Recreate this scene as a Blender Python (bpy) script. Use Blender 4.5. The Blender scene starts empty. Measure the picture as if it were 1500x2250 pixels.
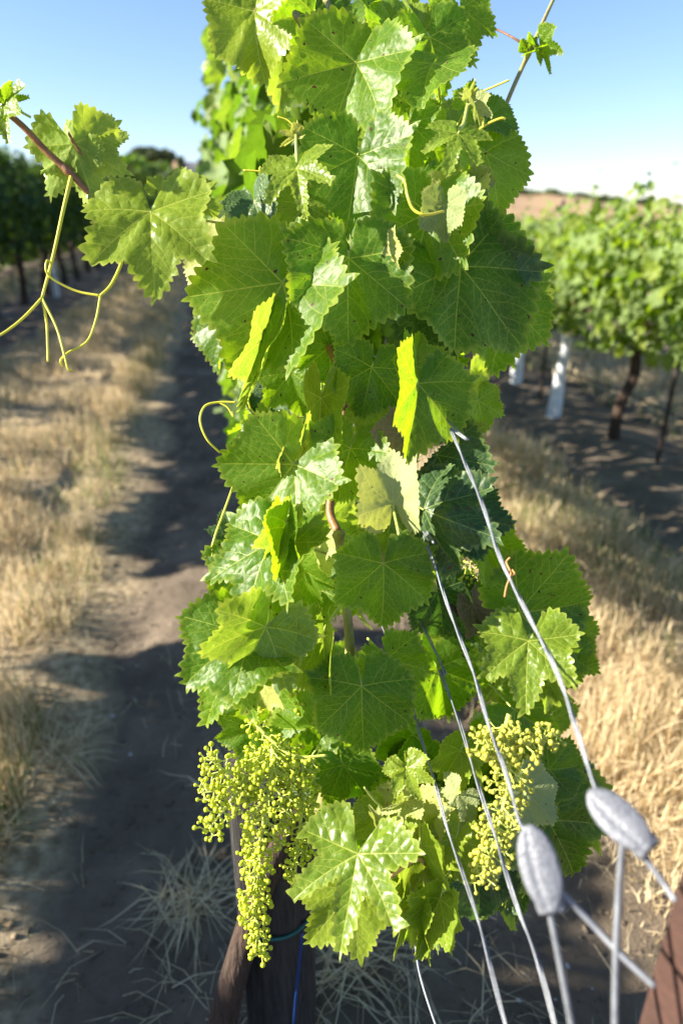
import bpy, math, random
import numpy as np
from mathutils import Vector, Matrix
from mathutils.geometry import delaunay_2d_cdt

SC = bpy.context.scene
COL = SC.collection
R = math.radians
rnd = random.Random(11)
# ------------------------------------------------------------------ camera
PITCH, YAW, F = 23.6, 10.05, 1500.0
cam_d = bpy.data.cameras.new('camera')
cam = bpy.data.objects.new('camera', cam_d); COL.objects.link(cam)
cam.location = (0, 0, 1.5)
cam.rotation_euler = (R(90 - PITCH), 0, R(-YAW))
cam_d.sensor_fit = 'VERTICAL'; cam_d.sensor_height = 36; cam_d.sensor_width = 24
cam_d.lens = 24
cam_d.clip_start = 0.02; cam_d.clip_end = 3000
cam_d.dof.use_dof = True
cam_d.dof.focus_distance = 0.80
cam_d.dof.aperture_fstop = 2.9
cam_d.dof.aperture_blades = 9
SC.camera = cam
# ------------------------------------------------------------------ light
SUN_EL, SUN_AZ = 25.5, 85.0          # azimuth measured to the left of the row direction (+Y)
sun_dir = Vector((-math.cos(R(SUN_EL))*math.sin(R(SUN_AZ)), math.cos(R(SUN_EL))*math.cos(R(SUN_AZ)), math.sin(R(SUN_EL))))
sl = bpy.data.lights.new('sun', 'SUN'); sl.energy = 5.0; sl.angle = R(0.53); sl.color = (1.0, 0.92, 0.78)
so = bpy.data.objects.new('sun', sl); COL.objects.link(so)
so.rotation_euler = sun_dir.to_track_quat('Z', 'Y').to_euler()
so.location = (-6, 3, 8)
w = bpy.data.worlds.new('World'); SC.world = w; w.use_nodes = True
nt = w.node_tree; nt.nodes.clear()
wo = nt.nodes.new('ShaderNodeOutputWorld'); bg = nt.nodes.new('ShaderNodeBackground')
sky = nt.nodes.new('ShaderNodeTexSky'); sky.sky_type = 'NISHITA'; sky.sun_disc = False
sky.sun_elevation = R(SUN_EL); sky.sun_rotation = R(-SUN_AZ)
sky.air_density = 1.0; sky.dust_density = 0.15; sky.ozone_density = 5.0; sky.altitude = 200
tint = nt.nodes.new('ShaderNodeMix'); tint.data_type = 'RGBA'; tint.blend_type = 'MULTIPLY'; tint.inputs[0].default_value = 1
tint.inputs[7].default_value = (1.12, 0.99, 1.0, 1)          # camera white balance of the sky
nt.links.new(sky.outputs[0], tint.inputs[6]); nt.links.new(tint.outputs[2], bg.inputs[0]); bg.inputs[1].default_value = 0.072
nt.links.new(bg.outputs[0], wo.inputs[0])
SC.view_settings.view_transform = 'Standard'; SC.view_settings.look = 'None'
SC.view_settings.gamma = 1.0; SC.view_settings.exposure = 1.74
SC.view_settings.use_curve_mapping = False
SC.render.engine = 'CYCLES'
SC.cycles.max_bounces = 8; SC.cycles.transmission_bounces = 6; SC.cycles.diffuse_bounces = 4
SC.cycles.use_denoising = True

# ------------------------------------------------------------------ helpers
CP = R(PITCH); CY = R(YAW)
c_f = Vector((math.sin(CY)*math.cos(CP), math.cos(CY)*math.cos(CP), -math.sin(CP)))
c_r = Vector((math.cos(CY), -math.sin(CY), 0))
c_u = c_r.cross(c_f)
C0 = Vector((0, 0, 1.5))
CM = Matrix((c_r, c_u, -c_f)).transposed()      # camera axes -> world
def P(px, py, d):
    return C0 + c_r*((px-750)/F*d) + c_u*((1125-py)/F*d) + c_f*d
def proj(p):
    v = Vector(p) - C0
    d = v.dot(c_f)
    return 750 + F*v.dot(c_r)/d, 1125 - F*v.dot(c_u)/d, d

def tag(o, label=None, cat=None, group=None, kind=None):
    if label: o['label'] = label
    if cat: o['category'] = cat
    if group: o['group'] = group
    if kind: o['kind'] = kind
    return o
def link(name, me, parent=None):
    o = bpy.data.objects.new(name, me); COL.objects.link(o)
    if parent is not None: o.parent = parent
    return o
def empty(name, loc=(0, 0, 0)):
    o = bpy.data.objects.new(name, None); COL.objects.link(o); o.location = loc
    o.empty_display_size = 0.05
    return o
def mesh_np(name, V, Fc, mat=None, smooth=True, attrs=None):
    """V (n,3), Fc list/array of faces (all tris or quads array, or list of lists)"""
    me = bpy.data.meshes.new(name)
    V = np.asarray(V, dtype=np.float32)
    if isinstance(Fc, np.ndarray):
        n, k = Fc.shape
        me.vertices.add(len(V)); me.vertices.foreach_set('co', V.ravel())
        me.loops.add(n*k); me.loops.foreach_set('vertex_index', Fc.astype(np.int32).ravel())
        me.polygons.add(n)
        me.polygons.foreach_set('loop_start', np.arange(0, n*k, k, dtype=np.int32))
        me.polygons.foreach_set('loop_total', np.full(n, k, dtype=np.int32))
        me.update(calc_edges=True)
    else:
        me.from_pydata([tuple(v) for v in V], [], Fc); me.update()
    if smooth: me.polygons.foreach_set('use_smooth', np.ones(len(me.polygons), dtype=bool))
    if mat: me.materials.append(mat)
    for k, (ty, data) in (attrs or {}).items():
        a = me.attributes.new(k, ty, 'POINT')
        if ty == 'FLOAT': a.data.foreach_set('value', np.asarray(data, dtype=np.float32))
        else: a.data.foreach_set('vector', np.asarray(data, dtype=np.float32).ravel())
    return me

def catmull(pts, n=8):
    pts = [Vector(p) for p in pts]
    if len(pts) < 3:
        return [pts[0].lerp(pts[-1], i/n) for i in range(n+1)]
    ext = [pts[0]*2-pts[1]] + pts + [pts[-1]*2-pts[-2]]
    out = []
    for i in range(1, len(ext)-2):
        a, b, c, d = ext[i-1:i+3]
        for k in range(n):
            t = k/n
            out.append(0.5*((2*b)+(-a+c)*t+(2*a-5*b+4*c-d)*t*t+(-a+3*b-3*c+d)*t**3))
    out.append(pts[-1]); return out
class MB:
    def __init__(s): s.v = []; s.f = []
    def tube(s, pts, rad, seg=8, cap=True):
        pts = [Vector(p) for p in pts]; n = len(pts)
        if not hasattr(rad, '__len__'): rad = [rad]*n
        elif len(rad) != n:
            m = len(rad); rad = [float(np.interp(i/(n-1)*(m-1), range(m), rad)) for i in range(n)]
        t0 = (pts[1]-pts[0]).normalized()
        u = t0.orthogonal().normalized()
        base = len(s.v)
        for i, p in enumerate(pts):
            t = (pts[min(i+1, n-1)]-pts[max(i-1, 0)])
            t = t.normalized() if t.length > 1e-9 else t0
            u = (u - t*u.dot(t)).normalized(); v = t.cross(u)
            for k in range(seg):
                a = 2*math.pi*k/seg
                s.v.append(p + (u*math.cos(a)+v*math.sin(a))*rad[i])
        for i in range(n-1):
            for k in range(seg):
                a = base+i*seg+k; b = base+i*seg+(k+1) % seg
                s.f.append((a, b, b+seg, a+seg))
        if cap:
            s.f.append(tuple(base+k for k in reversed(range(seg))))
            s.f.append(tuple(base+(n-1)*seg+k for k in range(seg)))
        return s
    def box(s, c, d, rot=None):
        b = len(s.v); c = Vector(c)
        for x in (-1, 1):
            for y in (-1, 1):
                for z in (-1, 1):
                    q = Vector((x*d[0]/2, y*d[1]/2, z*d[2]/2))
                    if rot: q = rot @ q
                    s.v.append(c+q)
        for q in ((0,1,3,2),(4,6,7,5),(0,4,5,1),(2,3,7,6),(0,2,6,4),(1,5,7,3)): s.f.append(tuple(b+i for i in q))
        return s
    def poly(s, pts):
        b = len(s.v); s.v += [Vector(p) for p in pts]; s.f.append(tuple(range(b, b+len(pts)))); return s
    def mesh(s, name, mat, smooth=True):
        return mesh_np(name, [tuple(v) for v in s.v], [tuple(f) for f in s.f], mat, smooth)
    def obj(s, name, mat, parent=None, smooth=True):
        return link(name, s.mesh(name, mat, smooth), parent)

# ------------------------------------------------------------------ materials
def new_mat(name):
    m = bpy.data.materials.new(name); m.use_nodes = True
    t = m.node_tree; t.nodes.clear(); return m, t
class N:
    def __init__(s, t): s.t = t
    def __call__(s, ty, **kw):
        n = s.t.nodes.new(ty)
        for k, v in kw.items(): setattr(n, k, v)
        return n
    def l(s, a, b): s.t.links.new(a, b)
def mixc(n, fac, a, b, bt='MIX'):
    m = n('ShaderNodeMix', data_type='RGBA', blend_type=bt)
    for i, v in ((0, fac), (6, a), (7, b)):
        if hasattr(v, 'default_value') or hasattr(v, 'is_output'): n.l(v, m.inputs[i])
        else: m.inputs[i].default_value = v if i == 0 else (*v, 1) if len(v) == 3 else v
    return m.outputs[2]
def math_(n, op, a, b=0.5, clamp=False):
    m = n('ShaderNodeMath', operation=op, use_clamp=clamp)
    for i, v in ((0, a), (1, b)):
        if hasattr(v, 'is_output'): n.l(v, m.inputs[i])
        else: m.inputs[i].default_value = v
    return m.outputs[0]
def ramp(n, fac, stops, interp='LINEAR'):
    r = n('ShaderNodeValToRGB'); r.color_ramp.interpolation = interp
    e = r.color_ramp.elements
    while len(e) < len(stops): e.new(0.5)
    for el, (p, c) in zip(e, stops): el.position = p; el.color = (*c, 1) if len(c) == 3 else c
    n.l(fac, r.inputs[0]); return r.outputs[0]

def simple_mat(name, col, rough=0.6, metal=0.0, noise=None, bump=0.0, bscale=60, coord='Object', spec=0.5, col2=None, stretch=None, sss=0.0):
    m, t = new_mat(name); n = N(t)
    out = n('ShaderNodeOutputMaterial'); p = n('ShaderNodeBsdfPrincipled'); n.l(p.outputs[0], out.inputs[0])
    p.inputs['Roughness'].default_value = rough; p.inputs['Metallic'].default_value = metal
    p.inputs['Specular IOR Level'].default_value = spec
    tc = n('ShaderNodeTexCoord'); src = tc.outputs[coord]
    if stretch:
        mp = n('ShaderNodeMapping'); mp.inputs['Scale'].default_value = stretch; n.l(src, mp.inputs[0]); src = mp.outputs[0]
    c = (*col, 1)
    p.inputs['Base Color'].default_value = c
    if col2 is not None:
        nz = n('ShaderNodeTexNoise'); nz.inputs['Scale'].default_value = noise or 20; nz.inputs['Detail'].default_value = 8
        nz.inputs['Roughness'].default_value = 0.65
        n.l(src, nz.inputs['Vector'])
        n.l(ramp(n, nz.outputs[0], [(0.35, col), (0.65, col2)]), p.inputs['Base Color'])
    if bump:
        nb = n('ShaderNodeTexNoise'); nb.inputs['Scale'].default_value = bscale; nb.inputs['Detail'].default_value = 6
        n.l(src, nb.inputs['Vector'])
        b = n('ShaderNodeBump'); b.inputs['Strength'].default_value = bump; b.inputs['Distance'].default_value = 0.01
        n.l(nb.outputs[0], b.inputs['Height']); n.l(b.outputs[0], p.inputs['Normal'])
    if sss:
        p.inputs['Subsurface Weight'].default_value = sss
        p.inputs['Subsurface Radius'].default_value = (0.004, 0.005, 0.001)
        p.inputs['Subsurface Scale'].default_value = 1.0
    return m

def leaf_mat(name, top, under, trans, veinc, rough=0.4, tmix=0.45, blister=0.5, hero=True, coat=0.0, spots=True):
    m, t = new_mat(name); n = N(t)
    out = n('ShaderNodeOutputMaterial'); p = n('ShaderNodeBsdfPrincipled')
    tr = n('ShaderNodeBsdfTranslucent'); mx = n('ShaderNodeMixShader')
    oi = n('ShaderNodeObjectInfo'); geo = n('ShaderNodeNewGeometry')
    at = n('ShaderNodeAttribute', attribute_name='vein'); fl = n('ShaderNodeAttribute', attribute_name='flat')
    rd = n('ShaderNodeAttribute', attribute_name='tone')
    rv = oi.outputs['Random'] if hero else rd.outputs['Fac']
    # mottled top
    nz = n('ShaderNodeTexNoise'); nz.inputs['Scale'].default_value = 3.5 if hero else 9; nz.inputs['Detail'].default_value = 5
    n.l(fl.outputs['Vector'], nz.inputs['Vector'])
    mott = ramp(n, nz.outputs[0], [(0.3, (0.82, 0.86, 0.8)), (0.7, (1.15, 1.12, 1.2))])
    topc = mixc(n, 1.0, mixc(n, rv, tuple(c*(.8 if hero else .5) for c in top), tuple(c*k for c, k in zip(top, (1.7, 1.35, 1.1)))), mott, 'MULTIPLY')
    face = mixc(n, geo.outputs['Backfacing'], topc, under)
    trc = mixc(n, rv, tuple(c*k for c, k in zip(trans, (.75, .85, 1.0))), tuple(c*k for c, k in zip(trans, (1.2, 1.08, 0.9))))
    trc = mixc(n, 1.0, trc, mott, 'MULTIPLY')
    if hero:
        # fine tertiary network, only a faint print between the modelled veins
        vo = n('ShaderNodeTexVoronoi', feature='DISTANCE_TO_EDGE'); vo.inputs['Scale'].default_value = 15
        ns = n('ShaderNodeTexNoise'); ns.inputs['Scale'].default_value = 6
        n.l(fl.outputs['Vector'], ns.inputs['Vector'])
        va = n('ShaderNodeMix', data_type='VECTOR'); va.inputs[0].default_value = 0.07
        n.l(fl.outputs['Vector'], va.inputs[4]); n.l(ns.outputs['Color'], va.inputs[5]); n.l(va.outputs[1], vo.inputs['Vector'])
        tert = ramp(n, vo.outputs['Distance'], [(0.0, (1, 1, 1)), (0.07, (0, 0, 0))])
        vf = math_(n, 'MAXIMUM', at.outputs['Fac'], math_(n, 'MULTIPLY', tert, 0.22))
        vf = math_(n, 'MULTIPLY', vf, 0.85)
        face = mixc(n, vf, face, veinc)
        trc = mixc(n, vf, trc, (min(.9, trans[0]*2.8), min(.9, trans[1]*1.7), trans[2]*3))
        if spots:
            sp = n('ShaderNodeTexNoise'); sp.inputs['Scale'].default_value = 13; sp.inputs['Detail'].default_value = 1
            ad = n('ShaderNodeVectorMath', operation='ADD'); n.l(fl.outputs['Vector'], ad.inputs[0]); n.l(oi.outputs['Location'], ad.inputs[1])
            n.l(ad.outputs[0], sp.inputs['Vector'])
            sf = ramp(n, sp.outputs[0], [(0.73, (0, 0, 0)), (0.75, (1, 1, 1))])
            face = mixc(n, sf, face, (0.12, 0.05, 0.02)); trc = mixc(n, sf, trc, (0.10, 0.03, 0.01))
        # relief
        vb = n('ShaderNodeTexVoronoi', feature='SMOOTH_F1'); vb.inputs['Scale'].default_value = 17
        n.l(va.outputs[1], vb.inputs['Vector'])
        fn = n('ShaderNodeTexNoise'); fn.inputs['Scale'].default_value = 60; n.l(fl.outputs['Vector'], fn.inputs['Vector'])
        h = math_(n, 'ADD', math_(n, 'MULTIPLY', vb.outputs['Distance'], -1.0), math_(n, 'MULTIPLY', fn.outputs[0], 0.12))
        b = n('ShaderNodeBump'); b.inputs['Strength'].default_value = blister; b.inputs['Distance'].default_value = 0.0018
        n.l(h, b.inputs['Height']); n.l(b.outputs[0], p.inputs['Normal'])
    n.l(face, p.inputs['Base Color']); n.l(trc, tr.inputs['Color'])
    rr = n('ShaderNodeMix', data_type='FLOAT'); n.l(geo.outputs['Backfacing'], rr.inputs[0])
    rr.inputs[2].default_value = rough; rr.inputs[3].default_value = 0.75; n.l(rr.outputs[0], p.inputs['Roughness'])
    p.inputs['Specular IOR Level'].default_value = 0.4
    if coat: p.inputs['Coat Weight'].default_value = coat; p.inputs['Coat Roughness'].default_value = 0.22
    mx.inputs[0].default_value = tmix
    n.l(p.outputs[0], mx.inputs[1]); n.l(tr.outputs[0], mx.inputs[2]); n.l(mx.outputs[0], out.inputs[0])
    return m

VEIN = (0.50, 0.56, 0.10)
ML = {
 'm': leaf_mat('leaf_mature', (0.054, 0.138, 0.008), (0.19, 0.28, 0.09), (0.33, 0.60, 0.008), VEIN, 0.42, 0.54, 0.36),
 'y': leaf_mat('leaf_young', (0.17, 0.28, 0.02), (0.28, 0.40, 0.06), (0.37, 0.53, 0.03), (0.55, 0.6, 0.12), 0.33, 0.48, 0.40, coat=0.12, spots=False),
 'd': leaf_mat('leaf_dull_old', (0.04, 0.095, 0.035), (0.14, 0.21, 0.10), (0.08, 0.20, 0.01), (0.30, 0.38, 0.12), 0.42, 0.36, 0.5),
 'r': leaf_mat('leaf_behind', (0.055, 0.12, 0.01), (0.20, 0.28, 0.12), (0.15, 0.30, 0.008), VEIN, 0.45, 0.46, 0.2, spots=False),
 'p': leaf_mat('leaf_pale', (0.30, 0.38, 0.13), (0.40, 0.46, 0.20), (0.42, 0.48, 0.06), (0.5, 0.5, 0.2), 0.6, 0.42, 0.4),
 'b': leaf_mat('leaf_withered', (0.20, 0.175, 0.12), (0.28, 0.25, 0.18), (0.18, 0.15, 0.07), (0.3, 0.25, 0.15), 0.8, 0.25, 0.9),
}
ML_far = {
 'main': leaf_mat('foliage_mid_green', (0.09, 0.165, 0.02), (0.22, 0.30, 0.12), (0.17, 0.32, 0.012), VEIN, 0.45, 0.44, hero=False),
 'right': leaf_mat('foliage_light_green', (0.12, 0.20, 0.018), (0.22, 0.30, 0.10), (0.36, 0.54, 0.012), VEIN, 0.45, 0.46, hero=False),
 'left': leaf_mat('foliage_shade_green', (0.030, 0.060, 0.010), (0.06, 0.10, 0.04), (0.10, 0.20, 0.008), VEIN, 0.45, 0.36, hero=False),  # shade on the row's near side put into a darker leaf colour
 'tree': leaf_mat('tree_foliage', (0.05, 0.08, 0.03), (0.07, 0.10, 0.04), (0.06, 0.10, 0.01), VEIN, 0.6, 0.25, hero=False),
}
M_green_stem = simple_mat('green_stem', (0.22, 0.30, 0.06), 0.45, noise=40, col2=(0.30, 0.36, 0.10), bump=0.2, sss=0.0)
M_brown_stem = simple_mat('red_brown_cane', (0.20, 0.085, 0.035), 0.5, noise=60, col2=(0.30, 0.15, 0.06), bump=0.3)
M_tan_stem = simple_mat('tan_green_cane', (0.30, 0.30, 0.10), 0.5, noise=50, col2=(0.22, 0.17, 0.06), bump=0.3)
M_petiole = simple_mat('petiole_green', (0.42, 0.48, 0.10), 0.45)
M_petiole_red = simple_mat('petiole_pink', (0.46, 0.26, 0.15), 0.4)
M_tendril = simple_mat('tendril_yellow_green', (0.72, 0.66, 0.06), 0.4)
M_tendril_dry = simple_mat('tendril_dry_orange', (0.50, 0.22, 0.07), 0.7)
M_bark = simple_mat('vine_bark', (0.026, 0.015, 0.010), 0.9, noise=30, col2=(0.075, 0.045, 0.03), bump=1.0, bscale=40, stretch=(4, 4, 0.6))
M_wire = simple_mat('galvanised_wire', (0.17, 0.182, 0.205), 0.42, 0.35, noise=90, col2=(0.26, 0.275, 0.30), bump=0.1)
M_zinc = simple_mat('cast_zinc', (0.12, 0.129, 0.150), 0.5, 0.2, noise=260, col2=(0.21, 0.222, 0.25), bump=0.22, bscale=420)
M_hole_shade = simple_mat('hole_shade', (0.02, 0.02, 0.022), 0.8)
M_rust = simple_mat('rusty_steel', (0.035, 0.017, 0.012), 0.85, noise=25, col2=(0.075, 0.032, 0.022), bump=0.4, bscale=120)
M_blackwood = simple_mat('black_weathered_wood', (0.008, 0.008, 0.009), 0.8, noise=30, col2=(0.045, 0.04, 0.036), bump=1.0, bscale=45, stretch=(5, 5, 0.35))
M_hose = simple_mat('black_hose', (0.015, 0.015, 0.018), 0.45)
M_blue = simple_mat('blue_tube_stripe', (0.01, 0.04, 0.17), 0.4)
M_teal = simple_mat('teal_tie', (0.005, 0.10, 0.10), 0.5)
M_berry = simple_mat('green_berry', (0.42, 0.50, 0.02), 0.33, noise=90, col2=(0.56, 0.60, 0.03), sss=0.25)
M_berry2 = simple_mat('yellow_berry', (0.50, 0.44, 0.05), 0.4, noise=90, col2=(0.42, 0.46, 0.06), sss=0.25)
M_rachis = simple_mat('grape_rachis', (0.60, 0.66, 0.13), 0.5, sss=0.1)
M_tube_white = simple_mat('white_grow_tube', (0.72, 0.74, 0.76), 0.5, noise=12, col2=(0.60, 0.63, 0.66), bump=0.2)
M_post = simple_mat('dark_steel_stake', (0.035, 0.03, 0.03), 0.7, noise=20, col2=(0.08, 0.05, 0.04))
# ------------------------------------------------------------------ the flat leaf
def pip(poly, pts):
    x, y = pts[:, 0], pts[:, 1]; inside = np.zeros(len(pts), bool)
    px, py = poly[:, 0], poly[:, 1]; j = len(poly)-1
    for i in range(len(poly)):
        c = ((py[i] > y) != (py[j] > y))
        with np.errstate(divide='ignore', invalid='ignore'):
            xx = (px[j]-px[i])*(y-py[i])/(py[j]-py[i])+px[i]
        inside ^= c & (x < xx); j = i
    return inside
def flat_leaf(seed, sinus=0.5, gap=12, h=0.05, young=False, fine=True):
    r = random.Random(seed)
    sa = 27+r.uniform(-2, 2)
    def side():
        a1 = r.uniform(46, 54); a2 = r.uniform(96, 106)
        return [(sa*r.uniform(.95, 1.05), 0.86-0.34*sinus+r.uniform(-.03, .03)), (a1, r.uniform(.86, .93)),
                ((a1+a2)/2+2, 0.79-0.24*sinus+r.uniform(-.03, .03)), (a2, r.uniform(.72, .80)),
                (128, r.uniform(.60, .66)), (150, r.uniform(.52, .6)), (180-gap, r.uniform(.34, .44))]
    KL, KR = side(), side()
    def env(a):
        K = [(0, 1.0)] + (KR if a >= 0 else KL)
        a = abs(a)
        for (a0, r0), (a1, r1) in zip(K, K[1:]):
            if a <= a1 or a1 == K[-1][0]:
                t = min(1, max(0, (a-a0)/(a1-a0)))
                if r1 < r0: t = t**0.85
                else: t = 1-(1-t)**0.85
                t = t*0.55+0.45*(t*t*(3-2*t))
                return r0+(r1-r0)*t
        return K[-1][1]
    A = np.linspace(-(180-gap), 180-gap, 900)
    E = np.array([[env(a)*math.sin(R(a)), env(a)*math.cos(R(a))] for a in A])
    S = np.concatenate([[0], np.cumsum(np.linalg.norm(np.diff(E, axis=0), axis=1))])
    tipsA = [0, KR[1][0], KR[3][0], -KL[1][0], -KL[3][0]]
    out = []; s = 0.02
    def at(s):
        return np.array([np.interp(s, S, E[:, 0]), np.interp(s, S, E[:, 1])])
    cen = np.array([0, 0.25])
    ang = lambda s: float(np.interp(s, S, A))
    while s < S[-1]-0.03:
        ds = r.uniform(.06, .135); ds = min(ds, S[-1]-s)
        a = ang(s+ds*.5); near = min(abs(a-t) for t in tipsA)
        # aim: skew to the nearest lobe tip
        tgt = min(tipsA, key=lambda t: abs(a-t)); skew = .62 if tgt > a else .38
        if near < 3.0: skew = .5
        amp = (0.055 if near > 3.5 else 0.11)*(ds/.1)**.8*r.uniform(.55, 1.15)*(0.8 if young else 1)
        p0, p1 = at(s), at(s+ds); d = p1-p0; nrm = np.array([-d[1], d[0]]); nrm /= (np.linalg.norm(nrm)+1e-9)
        if nrm.dot(p0-cen) < 0: nrm = -nrm
        tp = at(s+ds*skew)+nrm*amp
        m0 = (p0+tp)/2+nrm*amp*.12; m1 = (p1+tp)/2+nrm*amp*.12
        out += [p0-nrm*0.006, m0, tp, m1]; s += ds
    out.append(at(S[-1]))
    poly = np.array(out + [np.array([0.0, 0.0])])
    rad = lambda a: env(a)
    # ---- veins: list of polylines with half width
    mains = [(0, 1.0)] + [(KR[1][0], KR[1][1]), (-KL[1][0], KL[1][1]), (KR[3][0], KR[3][1]), (-KL[3][0], KL[3][1])]
    veins = []
    srt = sorted([m[0] for m in mains])
    for ma, ml in mains:
        bend = r.uniform(-.04, .04)+(0.03 if ma > 0 else -0.03 if ma < 0 else 0)
        L = 0.97*ml; pts = []
        for i in range(int(L/.04)+1):
            t = i*.04/L; aa = R(ma)+bend*(t-.5)*2*-1
            pts.append((L*t*math.sin(aa), L*t*math.cos(aa)))
        veins.append((np.array(pts), 0.0125 if ma == 0 else 0.011))
        i0 = srt.index(ma)
        lo = (srt[i0-1]+ma)/2 if i0 > 0 else -178+gap
        hi = (srt[i0+1]+ma)/2 if i0 < len(srt)-1 else 178-gap
        f = r.uniform(.13, .17); sd = 1
        while f < .88*L:
            for sd in (1, -1):
                ff = f+(0.045 if sd > 0 else 0)+r.uniform(-.01, .01)
                outer = (ma > 90 and sd > 0) or (ma < -90 and sd < 0)
                p = np.array([ff*math.sin(R(ma)), ff*math.cos(R(ma))]); a = ma+sd*(r.uniform(44, 54)+(14 if outer and f < .3 else 0))
                pl = [p.copy()]
                for k in range(40):
                    a -= sd*(1.6+r.uniform(-5, 5))
                    p = p+0.035*np.array([math.sin(R(a)), math.cos(R(a))])
                    pa = math.degrees(math.atan2(p[0], p[1])); pr = np.linalg.norm(p)
                    if pr > .955*rad(pa) or pa < lo+1.5 or pa > hi-1.5: break
                    pl.append(p.copy())
                if len(pl) >= 3:
                    veins.append((np.array(pl), 0.0065))
                    if fine and len(pl) > 7:      # short forks on the long secondaries
                        for q, s2 in ((3, 1), (5, -1), (7, 1)):
                            if q < len(pl)-1:
                                pp = pl[q].copy(); aa = a+sd*1.6*(len(pl)-q)*.5+s2*48; fk = [pp.copy()]
                                for k in range(5):
                                    pp = pp+0.03*np.array([math.sin(R(aa)), math.cos(R(aa))])
                                    pa = math.degrees(math.atan2(pp[0], pp[1]))
                                    if np.linalg.norm(pp) > .93*rad(pa): break
                                    fk.append(pp.copy())
                                if len(fk) > 2: veins.append((np.array(fk), 0.0045))
            f += r.uniform(.12, .16)
    pts = [tuple(p) for p in poly]; vv = [0.5]*len(pts); edges = []
    for pl, hw in veins:
        base = len(pts)
        for i, p in enumerate(pl):
            if i == 0 and abs(p[0])+abs(p[1]) < 1e-6:
                pts.append((0.0, 0.002)); vv.append(1.0); continue
            pts.append(tuple(p)); vv.append(1.0 if hw > .01 else .65 if hw > .006 else .45)
        edges += [(base+i, base+i+1) for i in range(len(pl)-1)]
        if fine:
            for i in range(1, len(pl)):
                d = pl[i]-pl[i-1]; d = d/np.linalg.norm(d); nr = np.array([-d[1], d[0]])
                m = (pl[i]+pl[i-1])/2
                taper = hw*(1-.5*i/len(pl))
                for q in (1, -1):
                    pts.append(tuple(m+nr*taper*q*1.15)); vv.append(0.0)
                    pts.append(tuple(pl[i]+nr*taper*q*1.15)); vv.append(0.0)
    P0 = np.array(pts)
    gx = []
    yy = -0.8; row = 0
    while yy < 1.1:
        xx = -1.0+(h/2 if row % 2 else 0)
        while xx < 1.0:
            gx.append((xx+r.uniform(-.2, .2)*h, yy+r.uniform(-.2, .2)*h)); xx += h
        yy += h*.87; row += 1
    gx = np.array(gx); gx = gx[pip(poly, gx)]
    D = np.min(np.linalg.norm(gx[:, None, :]-P0[None, :, :], axis=2), axis=1)
    gx = gx[D > (0.5*h if not fine else 0.4*h)]
    # vein side points that fell outside the outline are dropped
    npoly = len(poly)
    keep = np.ones(len(P0), bool)
    ins = pip(poly, P0); 
    used = set(i for e in edges for i in e)
    for i in range(npoly, len(P0)):
        if not ins[i] and i not in used: keep[i] = False
    idx = np.cumsum(keep)-1
    ALL = np.vstack([P0[keep], gx]); val = np.concatenate([np.array(vv)[keep], np.zeros(len(gx))])
    edges = [(int(idx[a]), int(idx[b])) for a, b in edges]
    pe = [(i, (i+1) % npoly) for i in range(npoly)]
    res = delaunay_2d_cdt([Vector(p) for p in ALL], edges+pe, [], 0, 1e-5)
    V = np.array([tuple(v) for v in res[0]]); orig = res[3]
    val2 = np.array([max([val[o] for o in og]) if og else 0.3 for og in orig])
    T = np.array([f for f in res[2] if len(f) == 3])
    cent = V[T].mean(axis=1); T = T[pip(poly, cent)]
    usedv = np.unique(T); rm = -np.ones(len(V), int); rm[usedv] = np.arange(len(usedv))
    V = V[usedv]; val2 = val2[usedv]; T = rm[T]
    # orientation: counter-clockwise -> normal +Z
    a = V[T[:, 1]]-V[T[:, 0]]; b = V[T[:, 2]]-V[T[:, 0]]; cr = a[:, 0]*b[:, 1]-a[:, 1]*b[:, 0]
    T[cr < 0] = T[cr < 0][:, ::-1]; T = T[np.abs(cr) > 1e-9]
    # distance to veins
    sa_, sb_ = [], []
    for pl, hw in veins:
        for i in range(len(pl)-1): sa_.append(pl[i]); sb_.append(pl[i+1])
    sa_, sb_ = np.array(sa_), np.array(sb_)
    ab = sb_-sa_; ap = V[:, None, :]-sa_[None]
    tt = np.clip((ap*ab).sum(2)/((ab*ab).sum(1)+1e-12), 0, 1)
    dv = np.linalg.norm(ap-tt[..., None]*ab[None], axis=2).min(1)
    return dict(V=V, T=T, vein=val2, dv=dv)

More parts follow.
